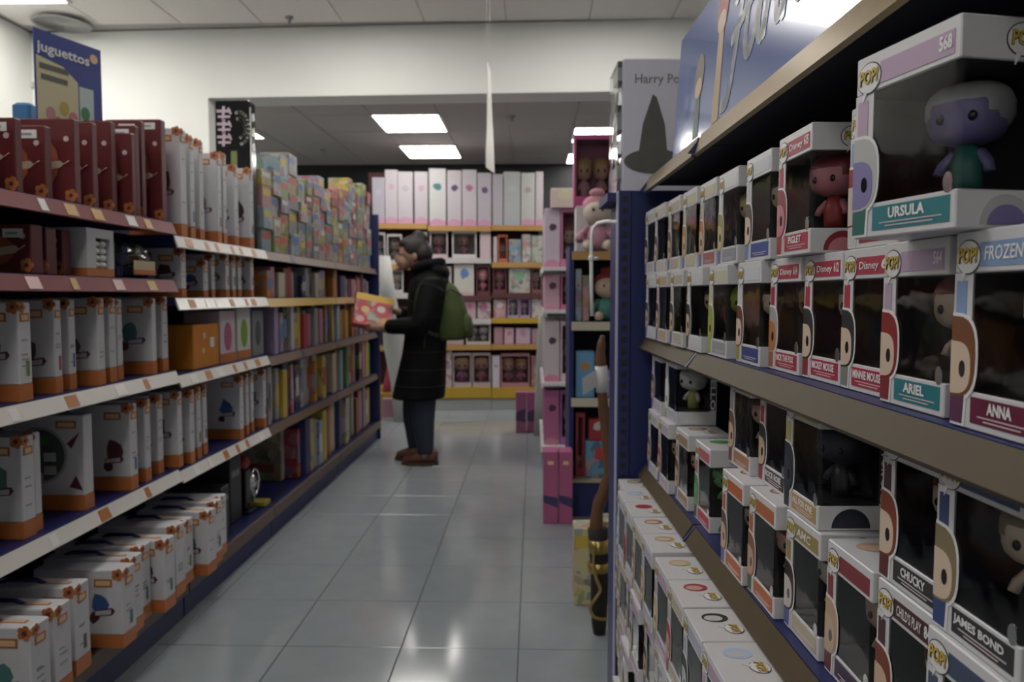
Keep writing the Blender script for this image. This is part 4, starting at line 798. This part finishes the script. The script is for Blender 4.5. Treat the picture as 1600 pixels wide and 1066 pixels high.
# two long pink boxes on the floor before the end cap
for a, c, lab, dy in ((849, 872, 'long hot pink box on the floor, left one of two by the end cap', .0), (873.5, 895, 'long hot pink box on the floor, right one of two by the end cap', .02)):
    y = 4.02; p0, p1 = atY(a, 712, y), atY(c, 712, y); o = thing('toy_box', lab, 'toy box', ((p0.x+p1.x)/2, y + .07, 0), group='long pink boxes on the floor'); w = p1.x - p0.x; h = p0.z + .02
    b = MB(); b.bbox(-w/2, w/2, -.07, .06, 0, h, mat('hot_pink', (.40,.10,.22), .4, noise=.06), .003); b.build('carton', o)
    b = MB(); b.prism([(-w/2, h*.3), (w/2, h*.22), (w/2, h*.36), (-w/2, h*.4)], -.0712, -.07, col(.05,.03,.12)); b.build('printed_wave', o); b = MB(); b.box(-w*.2, w*.2, -.0712, -.07, h*.82, h*.87, CREAM); b.build('printed_mark', o)
# ---------------------------------------------------------------- pink aisle side of the far right gondola
YP = 5.2
t = thing('pink_toy_shelf', 'narrow shelf unit of pink doll boxes beyond the end cap', 'shelf', (.42, YP + .1, 0)); PZ = (1.39, 1.10, .60, .16)
MB().box(.0, .4, 0, 1.15, 0, 2.0, NAVY).build('back_panel', t)
for z in PZ: sh = MB().box(-.355, -.002, 0, 1.15, z - .025, z - .0005, WHITE).build('shelf', t); MB().box(-.37, -.356, 0, 1.15, z - .04, z, RAILW).build('price_rail', sh)
MB().box(-.355, -.002, 0, 1.15, 0, .13, NAVY).build('plinth', t)
defs = [(PZ[0], .40, (.5,.42,.5), (.5,.17,.3)), (PZ[1], .24, (.5,.3,.38), (.45,.12,.22)), (PZ[2], .42, (.5,.44,.47), (.55,.42,.47)), (PZ[3], .38, (.4,.12,.25), (.3,.12,.3))]
for k, (z, h, c1, c2) in enumerate(defs):
    sn = ('top', 'second', 'third', 'lowest')[k]
    for j in range(3):
        y = YP + .13 + j*.40
        for i, (x, w, c) in enumerate(((.125, .105, c1), (.25, .13, c2))):
            o = thing('doll_box', '%s pink doll box, %s deep on the %s pink shelf' % (('aisle-side', 'inner')[i], ORD[j], sn), 'toy box', (x, y + .1, z), group='pink doll boxes on the aisle side shelf')
            if i == 0: plain_box(o, w, .16, h, c, 't', (.06,.03,.05), (.5,.2,.3))
            else: doll_box(o, w, .16, h, c, SKP, (.3,.15,.08), (.4,.1,.25))
o = thing('gift_set', 'cream and pink gift set box topmost on the pink shelf', 'toy box', (.21, YP + .2, PZ[0] + .4015)); plain_box(o, .19, .14, atY(870, 295, YP + .15).z - PZ[0] - .4, (.6,.48,.45), 't', (.6,.55,.4))
# grey-white standing panel and pink boxes at the aisle's far end
p0, p1 = atY(836, 680, 6.6), atY(852, 680, 6.6); zt = atY(845, 482, 6.6).z
b = MB(); b.slices([(p0.x-.01, p1.x+.01, 6.6, .03, 0), (p0.x, p1.x+.005, 6.6, .03, zt*.35), (p0.x+.02, p1.x+.01, 6.6, .03, zt*.8), (p0.x+.035, p1.x+.012, 6.6, .025, zt)], mat('panel_grey', (.38,.38,.36), .6, noise=.05), 16, .5); tag(b.build('display_panel'), 'narrow grey white display panel standing on the floor at aisle end', 'display stand')
for a, c, lab in ((806, 822, 'magenta box on the floor at aisle end, left one'), (823, 838, 'magenta box on the floor at aisle end, beside the grey panel')):
    q0, q1 = atY(a, 613, 6.72), atY(c, 613, 6.72); o = thing('toy_box', lab, 'toy box', ((q0.x+q1.x)/2, 6.78, 0), group='magenta boxes on the floor'); w = q1.x-q0.x
    b = MB(); b.bbox(-w/2, w/2, -.06, .06, 0, q0.z, mat('magenta', (.27,.07,.17), .45, noise=.1), .003); b.build('carton', o); b = MB(); b.prism([(-w/2, q0.z*.3), (w/2, q0.z*.25), (w/2, q0.z*.6), (-w/2, q0.z*.5)], -.0612, -.06, col(.06,.02,.08)); b.build('printed_wave', o)

# ================================================================ back shelves (left end nearer)
AB = math.radians(7); P0 = hit(700, 642, (0, 0, 0), (0, 0, 1)); NB = Vector((-math.sin(AB), math.cos(AB), 0))
def bk(px, py, off=0): return hit(px, py, P0 + NB*off, NB)
BW = mat('back_plinth', (.40,.41,.40), .6); BD = mat('back_dark', (.03,.022,.02), .7, noise=.1); BMA = mat('back_maroon', (.09,.03,.03), .7, noise=.15)
def back_unit(x0, x1, levels, label):
    a, c = bk(x0, 500), bk(x1, 500); m = (a+c)/2; t = thing('back_shelf_unit', label, 'shelf', (m.x, m.y, 0), AB); hw = (c-a).length/2 - .003
    xm = (x0+x1)/2; zb = bk(xm, 606).z
    MB().box(-hw, hw, .03, .42, 0, zb - .12, BW).build('plinth', t); MB().box(-hw, hw, 0, .42, zb - .11, zb, RAILY).build('base_deck', t)
    MB().box(-hw, hw, .42, .44, 0, 2.5, BMA).build('back_panel', t)
    for s in (-1, 1): MB().box(s*hw - (.02 if s > 0 else 0), s*hw + (.02 if s < 0 else 0), .30, .42, zb, 2.2, BD).build('upright', t)
    for py, m_ in levels:
        z = bk(xm, py).z; sh = MB().box(-hw, hw, .015, .42, z - .03, z, BD).build('shelf', t); MB().box(-hw, hw, 0, .014, z - .055, z, m_).build('price_rail', sh)
    return t, zb
WL = mat('pale_lip', (.5,.47,.47), .4)
U1 = back_unit(572, 669, ((349, WOODY), (413, WOODY), (458, WL), (540, WOODY)), 'left back shelf unit partly hidden by the shopper')
U2 = back_unit(669, 768, ((353, WOODY), (403, WL), (462, BMA), (498, WL), (539, WOODY)), 'middle back shelf unit behind the green backpack')
U3 = back_unit(768, 850, ((352, WOODY), (410, WOODY), (458, BMA), (497, RAILY), (538, WOODY)), 'right back shelf unit of pink dolls')
_bn = {}
def bitem(x0, x1, ytop, ybase, lab, f, off=.03, d=.13, name='toy_box', cat='toy box', grp=None, xm=None):
    xm = xm or (x0+x1)/2
    um = 620 if xm < 669 else (718 if xm < 768 else 809)
    z = bk(um, ybase).z + .0006; a, c = bk(x0, ytop, off), bk(x1, ytop, off); m = (a+c)/2 + NB*d/2
    lim = [bk(um, py).z - .058 - z for py in {620: (349, 413, 458, 540), 718: (353, 403, 462, 498, 539), 809: (352, 410, 458, 497, 538)}[um] if bk(um, py).z > z + .03]
    h = min([a.z - z] + lim)
    o = thing(name, lab, cat, (m.x, m.y, z), AB, grp); f(o, (c-a).length*.97, d, h); return o
tw = [(581, 601, 277, (.38,.36,.41)), (601, 621, 265, PALE), (621, 645, 268, PALE), (647, 668.5, 268, (.44,.40,.43)), (670, 697, 263, (.48,.47,.47)), (698.5, 721, 266, PALE), (722, 745, 265, PALE), (746, 768, 270, (.41,.38,.42)), (769.5, 786, 272, (.4,.36,.39)), (787, 813, 268, (.38,.39,.39)), (814, 836, 270, (.42,.42,.41)), (837, 849, 268, (.45,.4,.42))]
em = [(.4,.38,.48), (.45,.3,.36), (.36,.34,.38), (.42,.27,.33), (.05,.16,.16), (.09,.04,.12), (.32,.12,.2), (.12,.06,.16), None, (.4,.42,.42), (.35,.25,.25), None]
for i, (a, c, yt, cc) in enumerate(tw):
    yb = 349 if a < 669 else (353 if a < 768.5 else 352)
    bitem(a, c, yt, yb, 'tall pale box with pink base, %s from left on back top shelf' % ORD[i], lambda o, w, d, h: plain_box(o, w, d, h, cc, 't', em[i], (.5,.26,.38) if i not in (8, 9) else (.35,.38,.42)), d=.25, grp='tall pale boxes on the back top shelf', xm=(a+c)/2)
PD = lambda fr, hair, cl, n=1, sk=SKP: (lambda o, w, d, h: doll_box(o, w, d, h, fr, sk, hair, cl, n))
PB = lambda c, k='p', acc=None, band=None: (lambda o, w, d, h: plain_box(o, w, d, h, c, k, acc, band))
bitem(582, 602, 363, 413, 'pale doll box with dark-haired doll left of the shopper\'s head', PD((.5,.46,.48), (.12,.05,.04), (.5,.5,.55)))
bitem(604, 628, 366, 413, 'grey white doll box behind the shopper\'s face', PD((.48,.46,.46), (.2,.1,.1), (.5,.4,.42)))
bitem(646, 668, 362, 413, 'green and white box just right of the shopper\'s bun', PB((.4,.42,.28), 'p'))
bitem(671, 700, 361, 403, 'baby doll box with pink dress, leftmost behind the backpack hood', PD((.5,.4,.42), (.5,.3,.28), (.55,.27,.36), 1, (.55,.32,.27)))
bitem(706, 745, 360, 403, 'white framed baby doll box on second back shelf', PD((.56,.54,.53), (.45,.25,.2), (.55,.28,.33), 1, (.55,.35,.28)))
bitem(750, 767, 362, 403, 'pale pink upright box on second back shelf', PB((.55,.42,.45), 't', (.5,.45,.35)))
bitem(771, 777, 370, 410, 'pink slim box beside the orange box, second back shelf', PB((.5,.4,.42), 't'))
bitem(778, 793, 367, 410, 'orange red printed box on second back shelf', PD((.45,.12,.06), (.4,.12,.05), (.4,.1,.08)))
bitem(795, 815, 374, 410, 'blue and yellow toy set box on second back shelf', PB((.2,.3,.4), 'p'))
bitem(816, 830, 366, 410, 'white toy set box with pink top on second back shelf', PB((.5,.48,.47), 'p', (.5,.2,.35)))
bitem(831, 848, 368, 410, 'grey green toy set box at right end of second back shelf', PB((.4,.42,.38), 'p'))
bitem(610, 630, 418, 458, 'white doll carriage box left of the shopper\'s chest', PD((.5,.5,.5), (.3,.3,.28), (.5,.48,.46)))
bitem(582, 606, 422, 458, 'pale grey printed box behind blue end panel', PB((.45,.45,.47), 'p'))
bitem(672, 706, 416, 462, 'grey box partly behind the backpack on the third back shelf', PB((.42,.4,.4), 't'))
bitem(709, 741, 411, 462, 'cream box with blue castle-like picture on the third back shelf', PB((.52,.5,.45), 't', (.1,.2,.42), (.5,.35,.38)))
bitem(744, 766, 414, 462, 'pink doll in dark box, left of two, third back shelf', PD((.12,.04,.05), (.4,.12,.16), (.42,.12,.18), 1, (.5,.22,.22)))
bitem(770, 792, 414, 458, 'pink capped doll in dark box, right of two, third back shelf', PD((.13,.04,.05), (.42,.08,.14), (.45,.16,.2), 1, (.5,.25,.22)))
bitem(795, 829, 416, 458, 'green and white toy bed box on the third back shelf', PB((.42,.4,.4), 'p', (.2,.4,.25)))
bitem(831, 847, 417, 458, 'round-faced pink doll box at right of third back shelf', PD((.2,.08,.08), (.4,.28,.22), (.45,.28,.3)))
bitem(725, 744, 466, 498, 'small pink box beside the backpack, fourth back shelf', PB((.5,.34,.38), 't', (.5,.15,.25)))
bitem(746, 767, 464, 498, 'white and pink accessory box, fourth back shelf', PB((.52,.42,.44), 'p', (.5,.12,.25)))
bitem(771, 791, 468, 497, 'pink hairdryer toy box, fourth back shelf', PB((.5,.3,.35), 'p', (.6,.55,.55)))
bitem(793, 811, 462, 497, 'lilac doll box left of two on fourth back shelf', PD((.4,.3,.42), (.1,.2,.2), (.3,.4,.42)))
bitem(812, 829, 462, 497, 'purple doll box right of two on fourth back shelf', PD((.38,.25,.42), (.2,.05,.25), (.35,.3,.45)))
bitem(831, 847, 466, 497, 'white striped toy box at right end of fourth back shelf', PB((.5,.48,.47), 'p'))
bitem(690, 725, 503, 539, 'flat pink box just below the green backpack', PB((.45,.33,.34), 't'))
bitem(728, 767, 502, 539, 'cream crib toy box with dark window, fifth back shelf', PD((.52,.48,.44), (.45,.42,.4), (.5,.46,.44), 2, (.5,.48,.46)))
bitem(772, 786, 512, 538, 'small pink box leftmost in right unit, fifth back shelf', PB((.4,.22,.25), 't'))
bitem(788, 803, 513, 538, 'small pale pink box, middle one on fifth back shelf', PB((.55,.36,.42), 't', (.4,.2,.25)))
bitem(806, 829, 513, 538, 'lilac pink box with grey mark, fifth back shelf', PB((.52,.36,.45), 't', (.4,.25,.32)))
bitem(831, 846, 514, 538, 'mauve box at right end of fifth back shelf', PB((.38,.25,.3), 't'))
UB_ = 606
bitem(688, 706, 548, UB_, 'stack-shaped white and pink toy box right of the coat hem', PB((.5,.4,.44), 'p', (.3,.1,.15)))
bitem(707, 737, 552, UB_, 'doll with pink dress in open box, left of two, lowest back shelf', PD((.42,.36,.36), (.5,.3,.12), (.45,.12,.32), 1, (.48,.28,.2)))
bitem(738, 767, 552, UB_, 'doll with coral dress in open box, right of two, lowest back shelf', PD((.42,.34,.34), (.5,.28,.18), (.5,.14,.2), 1, (.48,.28,.2)))
bitem(769, 781, 556, UB_, 'white lilac column-shaped toy box, lowest back shelf', PB((.55,.5,.56), 't', (.4,.2,.3)))
bitem(782, 828, 553, UB_, 'wide pink doll set box with two dolls, lowest back shelf', PD((.38,.17,.2), (.4,.18,.1), (.45,.12,.2), 2, (.48,.28,.22)))
bitem(830, 847, 556, UB_, 'dark rose box at right end of lowest back shelf', PB((.25,.1,.13), 'p'))
# tall pale standee and red cone behind the blue end panel
q0, q1 = atY(592, 690, 7.3), atY(628, 690, 7.3)
b = MB(); zt = lambda y: atY(610, y, 7.3).z
b.slices([(atY(610,0,7.3).x, atY(632,0,7.3).x, 7.3, .05, 0), (atY(605,0,7.3).x, atY(632,0,7.3).x, 7.3, .06, zt(600)), (atY(594,0,7.3).x, atY(630,0,7.3).x, 7.3, .07, zt(540)), (atY(590,0,7.3).x, atY(614,0,7.3).x, 7.3, .06, zt(460)), (atY(586,0,7.3).x, atY(606,0,7.3).x, 7.3, .05, zt(400))], mat('standee_grey', (.40,.40,.38), .7, noise=.08), 18); tag(b.build('floor_standee'), 'tall pale grey curved floor standee left of the shopper', 'display stand')
p = atY(606, 613, 7.6); o = thing('toy_cone', 'dark red cone-shaped toy on a yellow stand left of the shopper', 'toy', (p.x, 7.62, 0)); b = MB()
rings = [[Vector((rr*math.cos(2*PI*i/16), rr*math.sin(2*PI*i/16), z)) for i in range(16)] for rr, z in ((.06, p.z), (.05, p.z+.06), (.012, p.z+.24), (.003, p.z+.26))]; b.loft(rings, mat('cone_red', (.25,.02,.04), .5)); b.build('cone', o)
b = MB(); b.bbox(-.07, .07, -.07, .07, 0, p.z - .001, RAILY, .005); b.build('stand', o)
p = atY(601, 690, 7.0); o = thing('toy_box', 'mauve and white box on the floor behind blue end panel', 'toy box', (p.x - .02, 7.45, 0)); plain_box(o, .16, .14, .2, (.4,.22,.27), 't', None, (.5,.48,.48))

# ================================================================ the shopper
YS = 5.5
def s_(px, py, dy=0): return atY(px, py, YS + dy)
def evald(o, voxel, it):
    m = o.modifiers.new('r', 'REMESH'); m.mode = 'VOXEL'; m.voxel_size = voxel; m.use_smooth_shade = True
    s = o.modifiers.new('s', 'SMOOTH'); s.factor = .5; s.iterations = it
    me = bpy.data.meshes.new_from_object(o.evaluated_get(bpy.context.evaluated_depsgraph_get())); o.modifiers.clear()
    old = o.data; mats = list(old.materials); o.data = me; me.materials.clear()
    for k in mats[:1]: me.materials.append(k)
    for p in me.polygons: p.material_index = 0; p.use_smooth = True
    bpy.data.meshes.remove(old); return o
pb = s_(655, 728); t = thing('person', 'person in long black quilted coat and jeans reading a toy box', 'person', (pb.x, YS, 0)); B0 = Vector(t.location)
def L_(px, py, dy=0): return s_(px, py, dy) - B0
SKIN = mat('skin', (.36,.21,.15), .55, noise=.05); COAT = mat('black_coat', (.004,.004,.0045), .75, noise=.35, nscale=22, bump=.6, spec=.15); JEAN = mat('jeans', (.018,.026,.045), .8, noise=.25, nscale=80, bump=.2); HAIR = mat('dark_hair', (.013,.009,.008), .6, noise=.4, nscale=70, bump=.4); SHOE = mat('brown_shoe', (.10,.03,.018), .5, noise=.2); SOLE = mat('shoe_sole', (.06,.04,.03), .7)
def sl(py, a, c, ry, dy=0): A_, C_ = L_(a, py, dy), L_(c, py, dy); return (A_.x, C_.x, dy, ry, A_.z)
# body: head, neck, trunk, arms with hands, legs - one continuous skin
b = MB(); tilt = Matrix.Rotation(math.radians(-28), 4, 'Y')
hc = L_(644, 394); b.ell(hc, (.088, .073, .112), SKIN, 22, 16, tilt)
fc = L_(632, 409); b.ell(fc, (.058, .055, .06), SKIN, 16, 12, tilt)
b.tube([L_(622, 399), L_(618.5, 405), L_(619.5, 409)], [.010, .014, .011], SKIN, 8); b.ell(L_(624, 420), (.026, .03, .016), SKIN, 10, 8); b.ell(L_(621.5, 414.5), (.012, .02, .006), SKIN, 8, 6)
for s in (-1, 1): b.ell(L_(625, 396, s*.036), (.012, .018, .007), SKIN, 8, 6); b.ell(L_(648, 401, s*.072), (.018, .010, .03), SKIN, 10, 8)
b.tube([L_(652, 404), L_(662, 424), L_(668, 445)], [.055, .056, .075], SKIN, 14)
b.slices([sl(440, 650, 695, .14), sl(470, 645, 698, .15), sl(520, 640, 692, .13), sl(560, 636, 690, .15), sl(600, 638, 688, .15)][::-1], SKIN, 18)
armL = [L_(674, 452, -.18), L_(657, 508, -.235), L_(606, 511, -.13), L_(596, 511, -.12)]
armR = [L_(668, 452, .18), L_(650, 502, .22), L_(624, 488, .13), L_(617, 486, .11)]
for arm in (armL, armR): b.tube([arm[0], arm[0].lerp(arm[1], .5), arm[1], arm[1].lerp(arm[2], .5), arm[2], arm[3]], [.05, .045, .04, .036, .026, .025], SKIN, 12)
def hand(wr, fwd, side, curl, up):
    """palm plus four unequal bent fingers and a thumb closing on the box edge"""
    f = fwd.normalized(); s_v = side.normalized(); u = up.normalized(); pc = wr + f*.045
    b.tube([wr, wr + f*.03, wr + f*.075], [.024, .03, .028], SKIN, 10)
    for k, ln in enumerate((.062, .072, .068, .054)):
        r0 = wr + f*.072 + s_v*(.027 - .018*k); j1 = r0 + f*ln*.42 + u*.006; j2 = j1 + f*ln*.3 + curl*ln*.22; j3 = j2 + f*ln*.05 + curl*ln*.32
        b.tube([r0 - f*.02, r0, j1, j2, j3], [.0095, .0095, .009, .0085, .007], SKIN, 8)
    th = wr + f*.025 + s_v*.026; b.tube([th, th + f*.022 + s_v*.018 + curl*.012, th + f*.046 + s_v*.018 + curl*.022, th + f*.062 + s_v*.01 + curl*.026], [.012, .0105, .0095, .0075], SKIN, 8)
hand(armL[3], Vector((-1, -.05, .02)), Vector((0, -.5, .9)), Vector((-.3, .8, .25)), Vector((0, -.4, -.3)))
hand(armR[3], Vector((-1, -.15, -.05)), Vector((0, .4, .9)), Vector((-.3, -.8, .2)), Vector((0, .4, .2)))
for sy, (hx, hy), (kx, ky), (ax, ay) in ((-.085, (660, 590), (660, 650), (665, 706)), (.085, (652, 590), (647, 645), (650, 698))):
    b.tube([L_(hx, hy, sy), L_(kx, ky, sy), L_(ax, ay, sy), L_(ax - 2, ay + 10, sy)], [.075, .055, .04, .038], SKIN, 14)
evald(b.build('body', t), .0065, 4)
# eyes, brow
for s in (-1, 1): b = MB(); b.ell(L_(623.5, 397.5, s*.034), (.007, .014, .004), BLACK, 8, 5); b.build('eye', t)
# coat
b = MB(); b.slices([sl(426, 652, 690, .10), sl(438, 643, 702, .185), sl(458, 638, 705, .215), sl(490, 637, 703, .205), sl(520, 633, 699, .195), sl(552, 629, 697, .205), sl(590, 620, 697, .225), sl(621, 613, 695, .235)][::-1], COAT, 26)
b.tube(smooth([armL[0] + Vector((0, .02, .01)), armL[0].lerp(armL[1], .5), armL[1], armL[1].lerp(armL[2], .5), armL[2]]), [.085 - .0021*i for i in range(17)], COAT, 16)
b.tube(smooth([armR[0] + Vector((0, -.02, .01)), armR[0].lerp(armR[1], .5), armR[1], armR[1].lerp(armR[2], .5), armR[2]]), [.085 - .0021*i for i in range(17)], COAT, 16)
b.ell(L_(686, 424), (.082, .125, .058), COAT, 20, 12, Matrix.Rotation(math.radians(22), 4, 'Y')); b.tube(smooth([L_(644, 424, -.075), L_(660, 414, -.095), L_(684, 410, -.07), L_(690, 410, .0), L_(684, 410, .07), L_(660, 414, .095), L_(644, 424, .075)]), .034, COAT, 12)
evald(b.build('coat', t), .011, 5)
for k, py in enumerate((470, 495, 520, 548, 575, 600)):   # stitched quilting seams
    row = {470: (638, 704, .214), 495: (636.5, 702, .204), 520: (633, 699, .196), 548: (629.5, 697, .205), 575: (624.5, 697, .217), 600: (618, 696.5, .23)}[py]
    x0, x1, yc, ry, z = sl(py, *row); b = MB(); b.tube([((x0+x1)/2 + (x1-x0)/2*1.0*math.cos(2*PI*i/40), ry*1.0*math.sin(2*PI*i/40), z) for i in range(41)], .0035, mat('seam_black', (.005,.005,.005), .8), 5); b.build('quilt_seam', t)
# hair with bun
b = MB(); b.ell(L_(648, 388), (.103, .084, .095), HAIR, 22, 14, tilt); b.ell(L_(660, 396), (.075, .082, .085), HAIR, 18, 12); b.ell(L_(635, 380), (.06, .07, .04), HAIR, 16, 10, tilt); b.ell(L_(654, 368), (.045, .045, .036), HAIR, 14, 10); b.ell(L_(661, 372), (.035, .04, .03), HAIR, 12, 8)
evald(b.build('hair', t), .009, 3)
for sy, (hx, hy), (kx, ky), (ax, ay) in ((-.085, (662, 600), (661, 650), (665, 712)), (.085, (652, 600), (647, 645), (650, 702))):
    b = MB(); b.tube(smooth([L_(hx, hy, sy), L_(kx, ky, sy), L_((kx+ax)/2, (ky+ay)/2, sy), L_(ax, ay - 4, sy)], 4), [.098 - .0035*i for i in range(13)], JEAN, 16); b.build('trouser_leg', t)
for sy, a, c in ((-.085, 629, 684), (.085, 619, 668)):
    z0 = 0; A_ = s_(a, 715, sy).x - B0.x; C_ = s_(c, 715, sy).x - B0.x; q = MB()
    q.loft([[Vector((A_ + (C_-A_)*f + .0, sy + wv*math.cos(2*PI*i/14), .022 + hv*max(0, math.sin(2*PI*i/14)) )) for i in range(14)] for f, wv, hv in ((.0, .012, .02), (.06, .032, .04), (.25, .043, .055), (.5, .042, .085), (.7, .038, .10), (.92, .036, .095), (1.0, .02, .07))], SHOE); sh = q.build('shoe', t)
    q = MB(); q.prism([(A_ - .006, sy - .02), (A_ + .03, sy - .042), (A_ + (C_-A_)*.3, sy - .048), (C_ - .03, sy - .042), (C_ + .004, sy - .02), (C_ + .004, sy + .02), (C_ - .03, sy + .042), (A_ + (C_-A_)*.3, sy + .048), (A_ + .03, sy + .042), (A_ - .006, sy + .02)], 0.001, .024, SOLE, 'z'); q.build('sole', sh)
# backpack worn on the back
PK_ = mat('green_canvas', (.045,.065,.012), .8, noise=.25, nscale=40, bump=.35); PK2 = mat('green_trim', (.012,.017,.006), .8)
p = s_(706, 500); t = thing('backpack', 'olive green canvas backpack worn over the black coat', 'backpack', (p.x, YS, s_(700, 530).z)); B0 = Vector(t.location)
b = MB(); b.slices([sl(531, 684, 724, .12), sl(527, 680, 731, .145), sl(510, 678, 734, .15), sl(485, 682, 730, .145), sl(462, 684, 722, .125), sl(447, 688, 712, .09), sl(441, 692, 704, .05)], PK_, 22, .8); evald(b.build('body', t), .01, 4)
b = MB(); b.slices([sl(528, 722, 738, .10), sl(515, 722, 740.5, .11), sl(498, 722, 737, .105), sl(490, 722, 732, .08)], PK_, 18, .8); b.build('front_pocket', t)
b = MB(); b.tube([L_(684, 462, -.13), L_(704, 452, -.128), L_(722, 462, -.09)], .006, PK2, 6); b.build('zip_seam', t)
for s in (-1, 1):
    b = MB(); b.tube(smooth([L_(692, 447, s*.08), L_(682, 436, s*.14), L_(662, 440, s*.17), L_(652, 462, s*.20), L_(650, 492, s*.205), L_(664, 516, s*.215), L_(684, 526, s*.14)]), .014, PK2, 8); b.build('shoulder_strap', t)
b = MB(); b.tube([L_(666, 500, -.212), L_(664, 522, -.216), L_(663, 545, -.222)], .008, PK2, 6); b.build('loose_strap', t)
# toy box held in both hands
c = s_(583, 489, -.05); ax_ = Vector((.93, .30, -.20)).normalized(); ay_ = Vector((-.44, .30, .85)); ay_ = (ay_ - ax_*ay_.dot(ax_)).normalized(); az_ = ax_.cross(ay_)
t = thing('held_toy_box', 'red and yellow printed toy box held in the shopper\'s hands', 'toy box', c, rot=Matrix((ax_, ay_, az_)).transposed().to_euler())
b = MB(); b.bbox(-.135, .135, -.125, .125, -.03, .03, PRINTS, .004); b.build('carton', t, color=(.42,.05,.06))
b = MB(); b.box(-.135, .135, .075, .125, .0302, .031, mat('box_yellow', (.55,.33,.05), .4)); b.build('title_strip', t)
b = MB(); b.box(-.137, -.1352, -.125, .125, -.028, .028, mat('box_redside', (.35,.03,.05), .4)); b.build('side_print', t)
for k, (x, y, cc) in enumerate(((-.06, .0, (.5,.4,.15)), (.05, .02, (.5,.45,.42)), (-.01, -.06, (.3,.35,.3)), (.08, -.07, (.5,.3,.1)), (-.09, -.08, (.5,.35,.3)))): b = MB(); b.prism(circ(x, y, .03, .026, 12), .0302, .0312, col(*cc), 'z'); b.build('printed_picture', t)
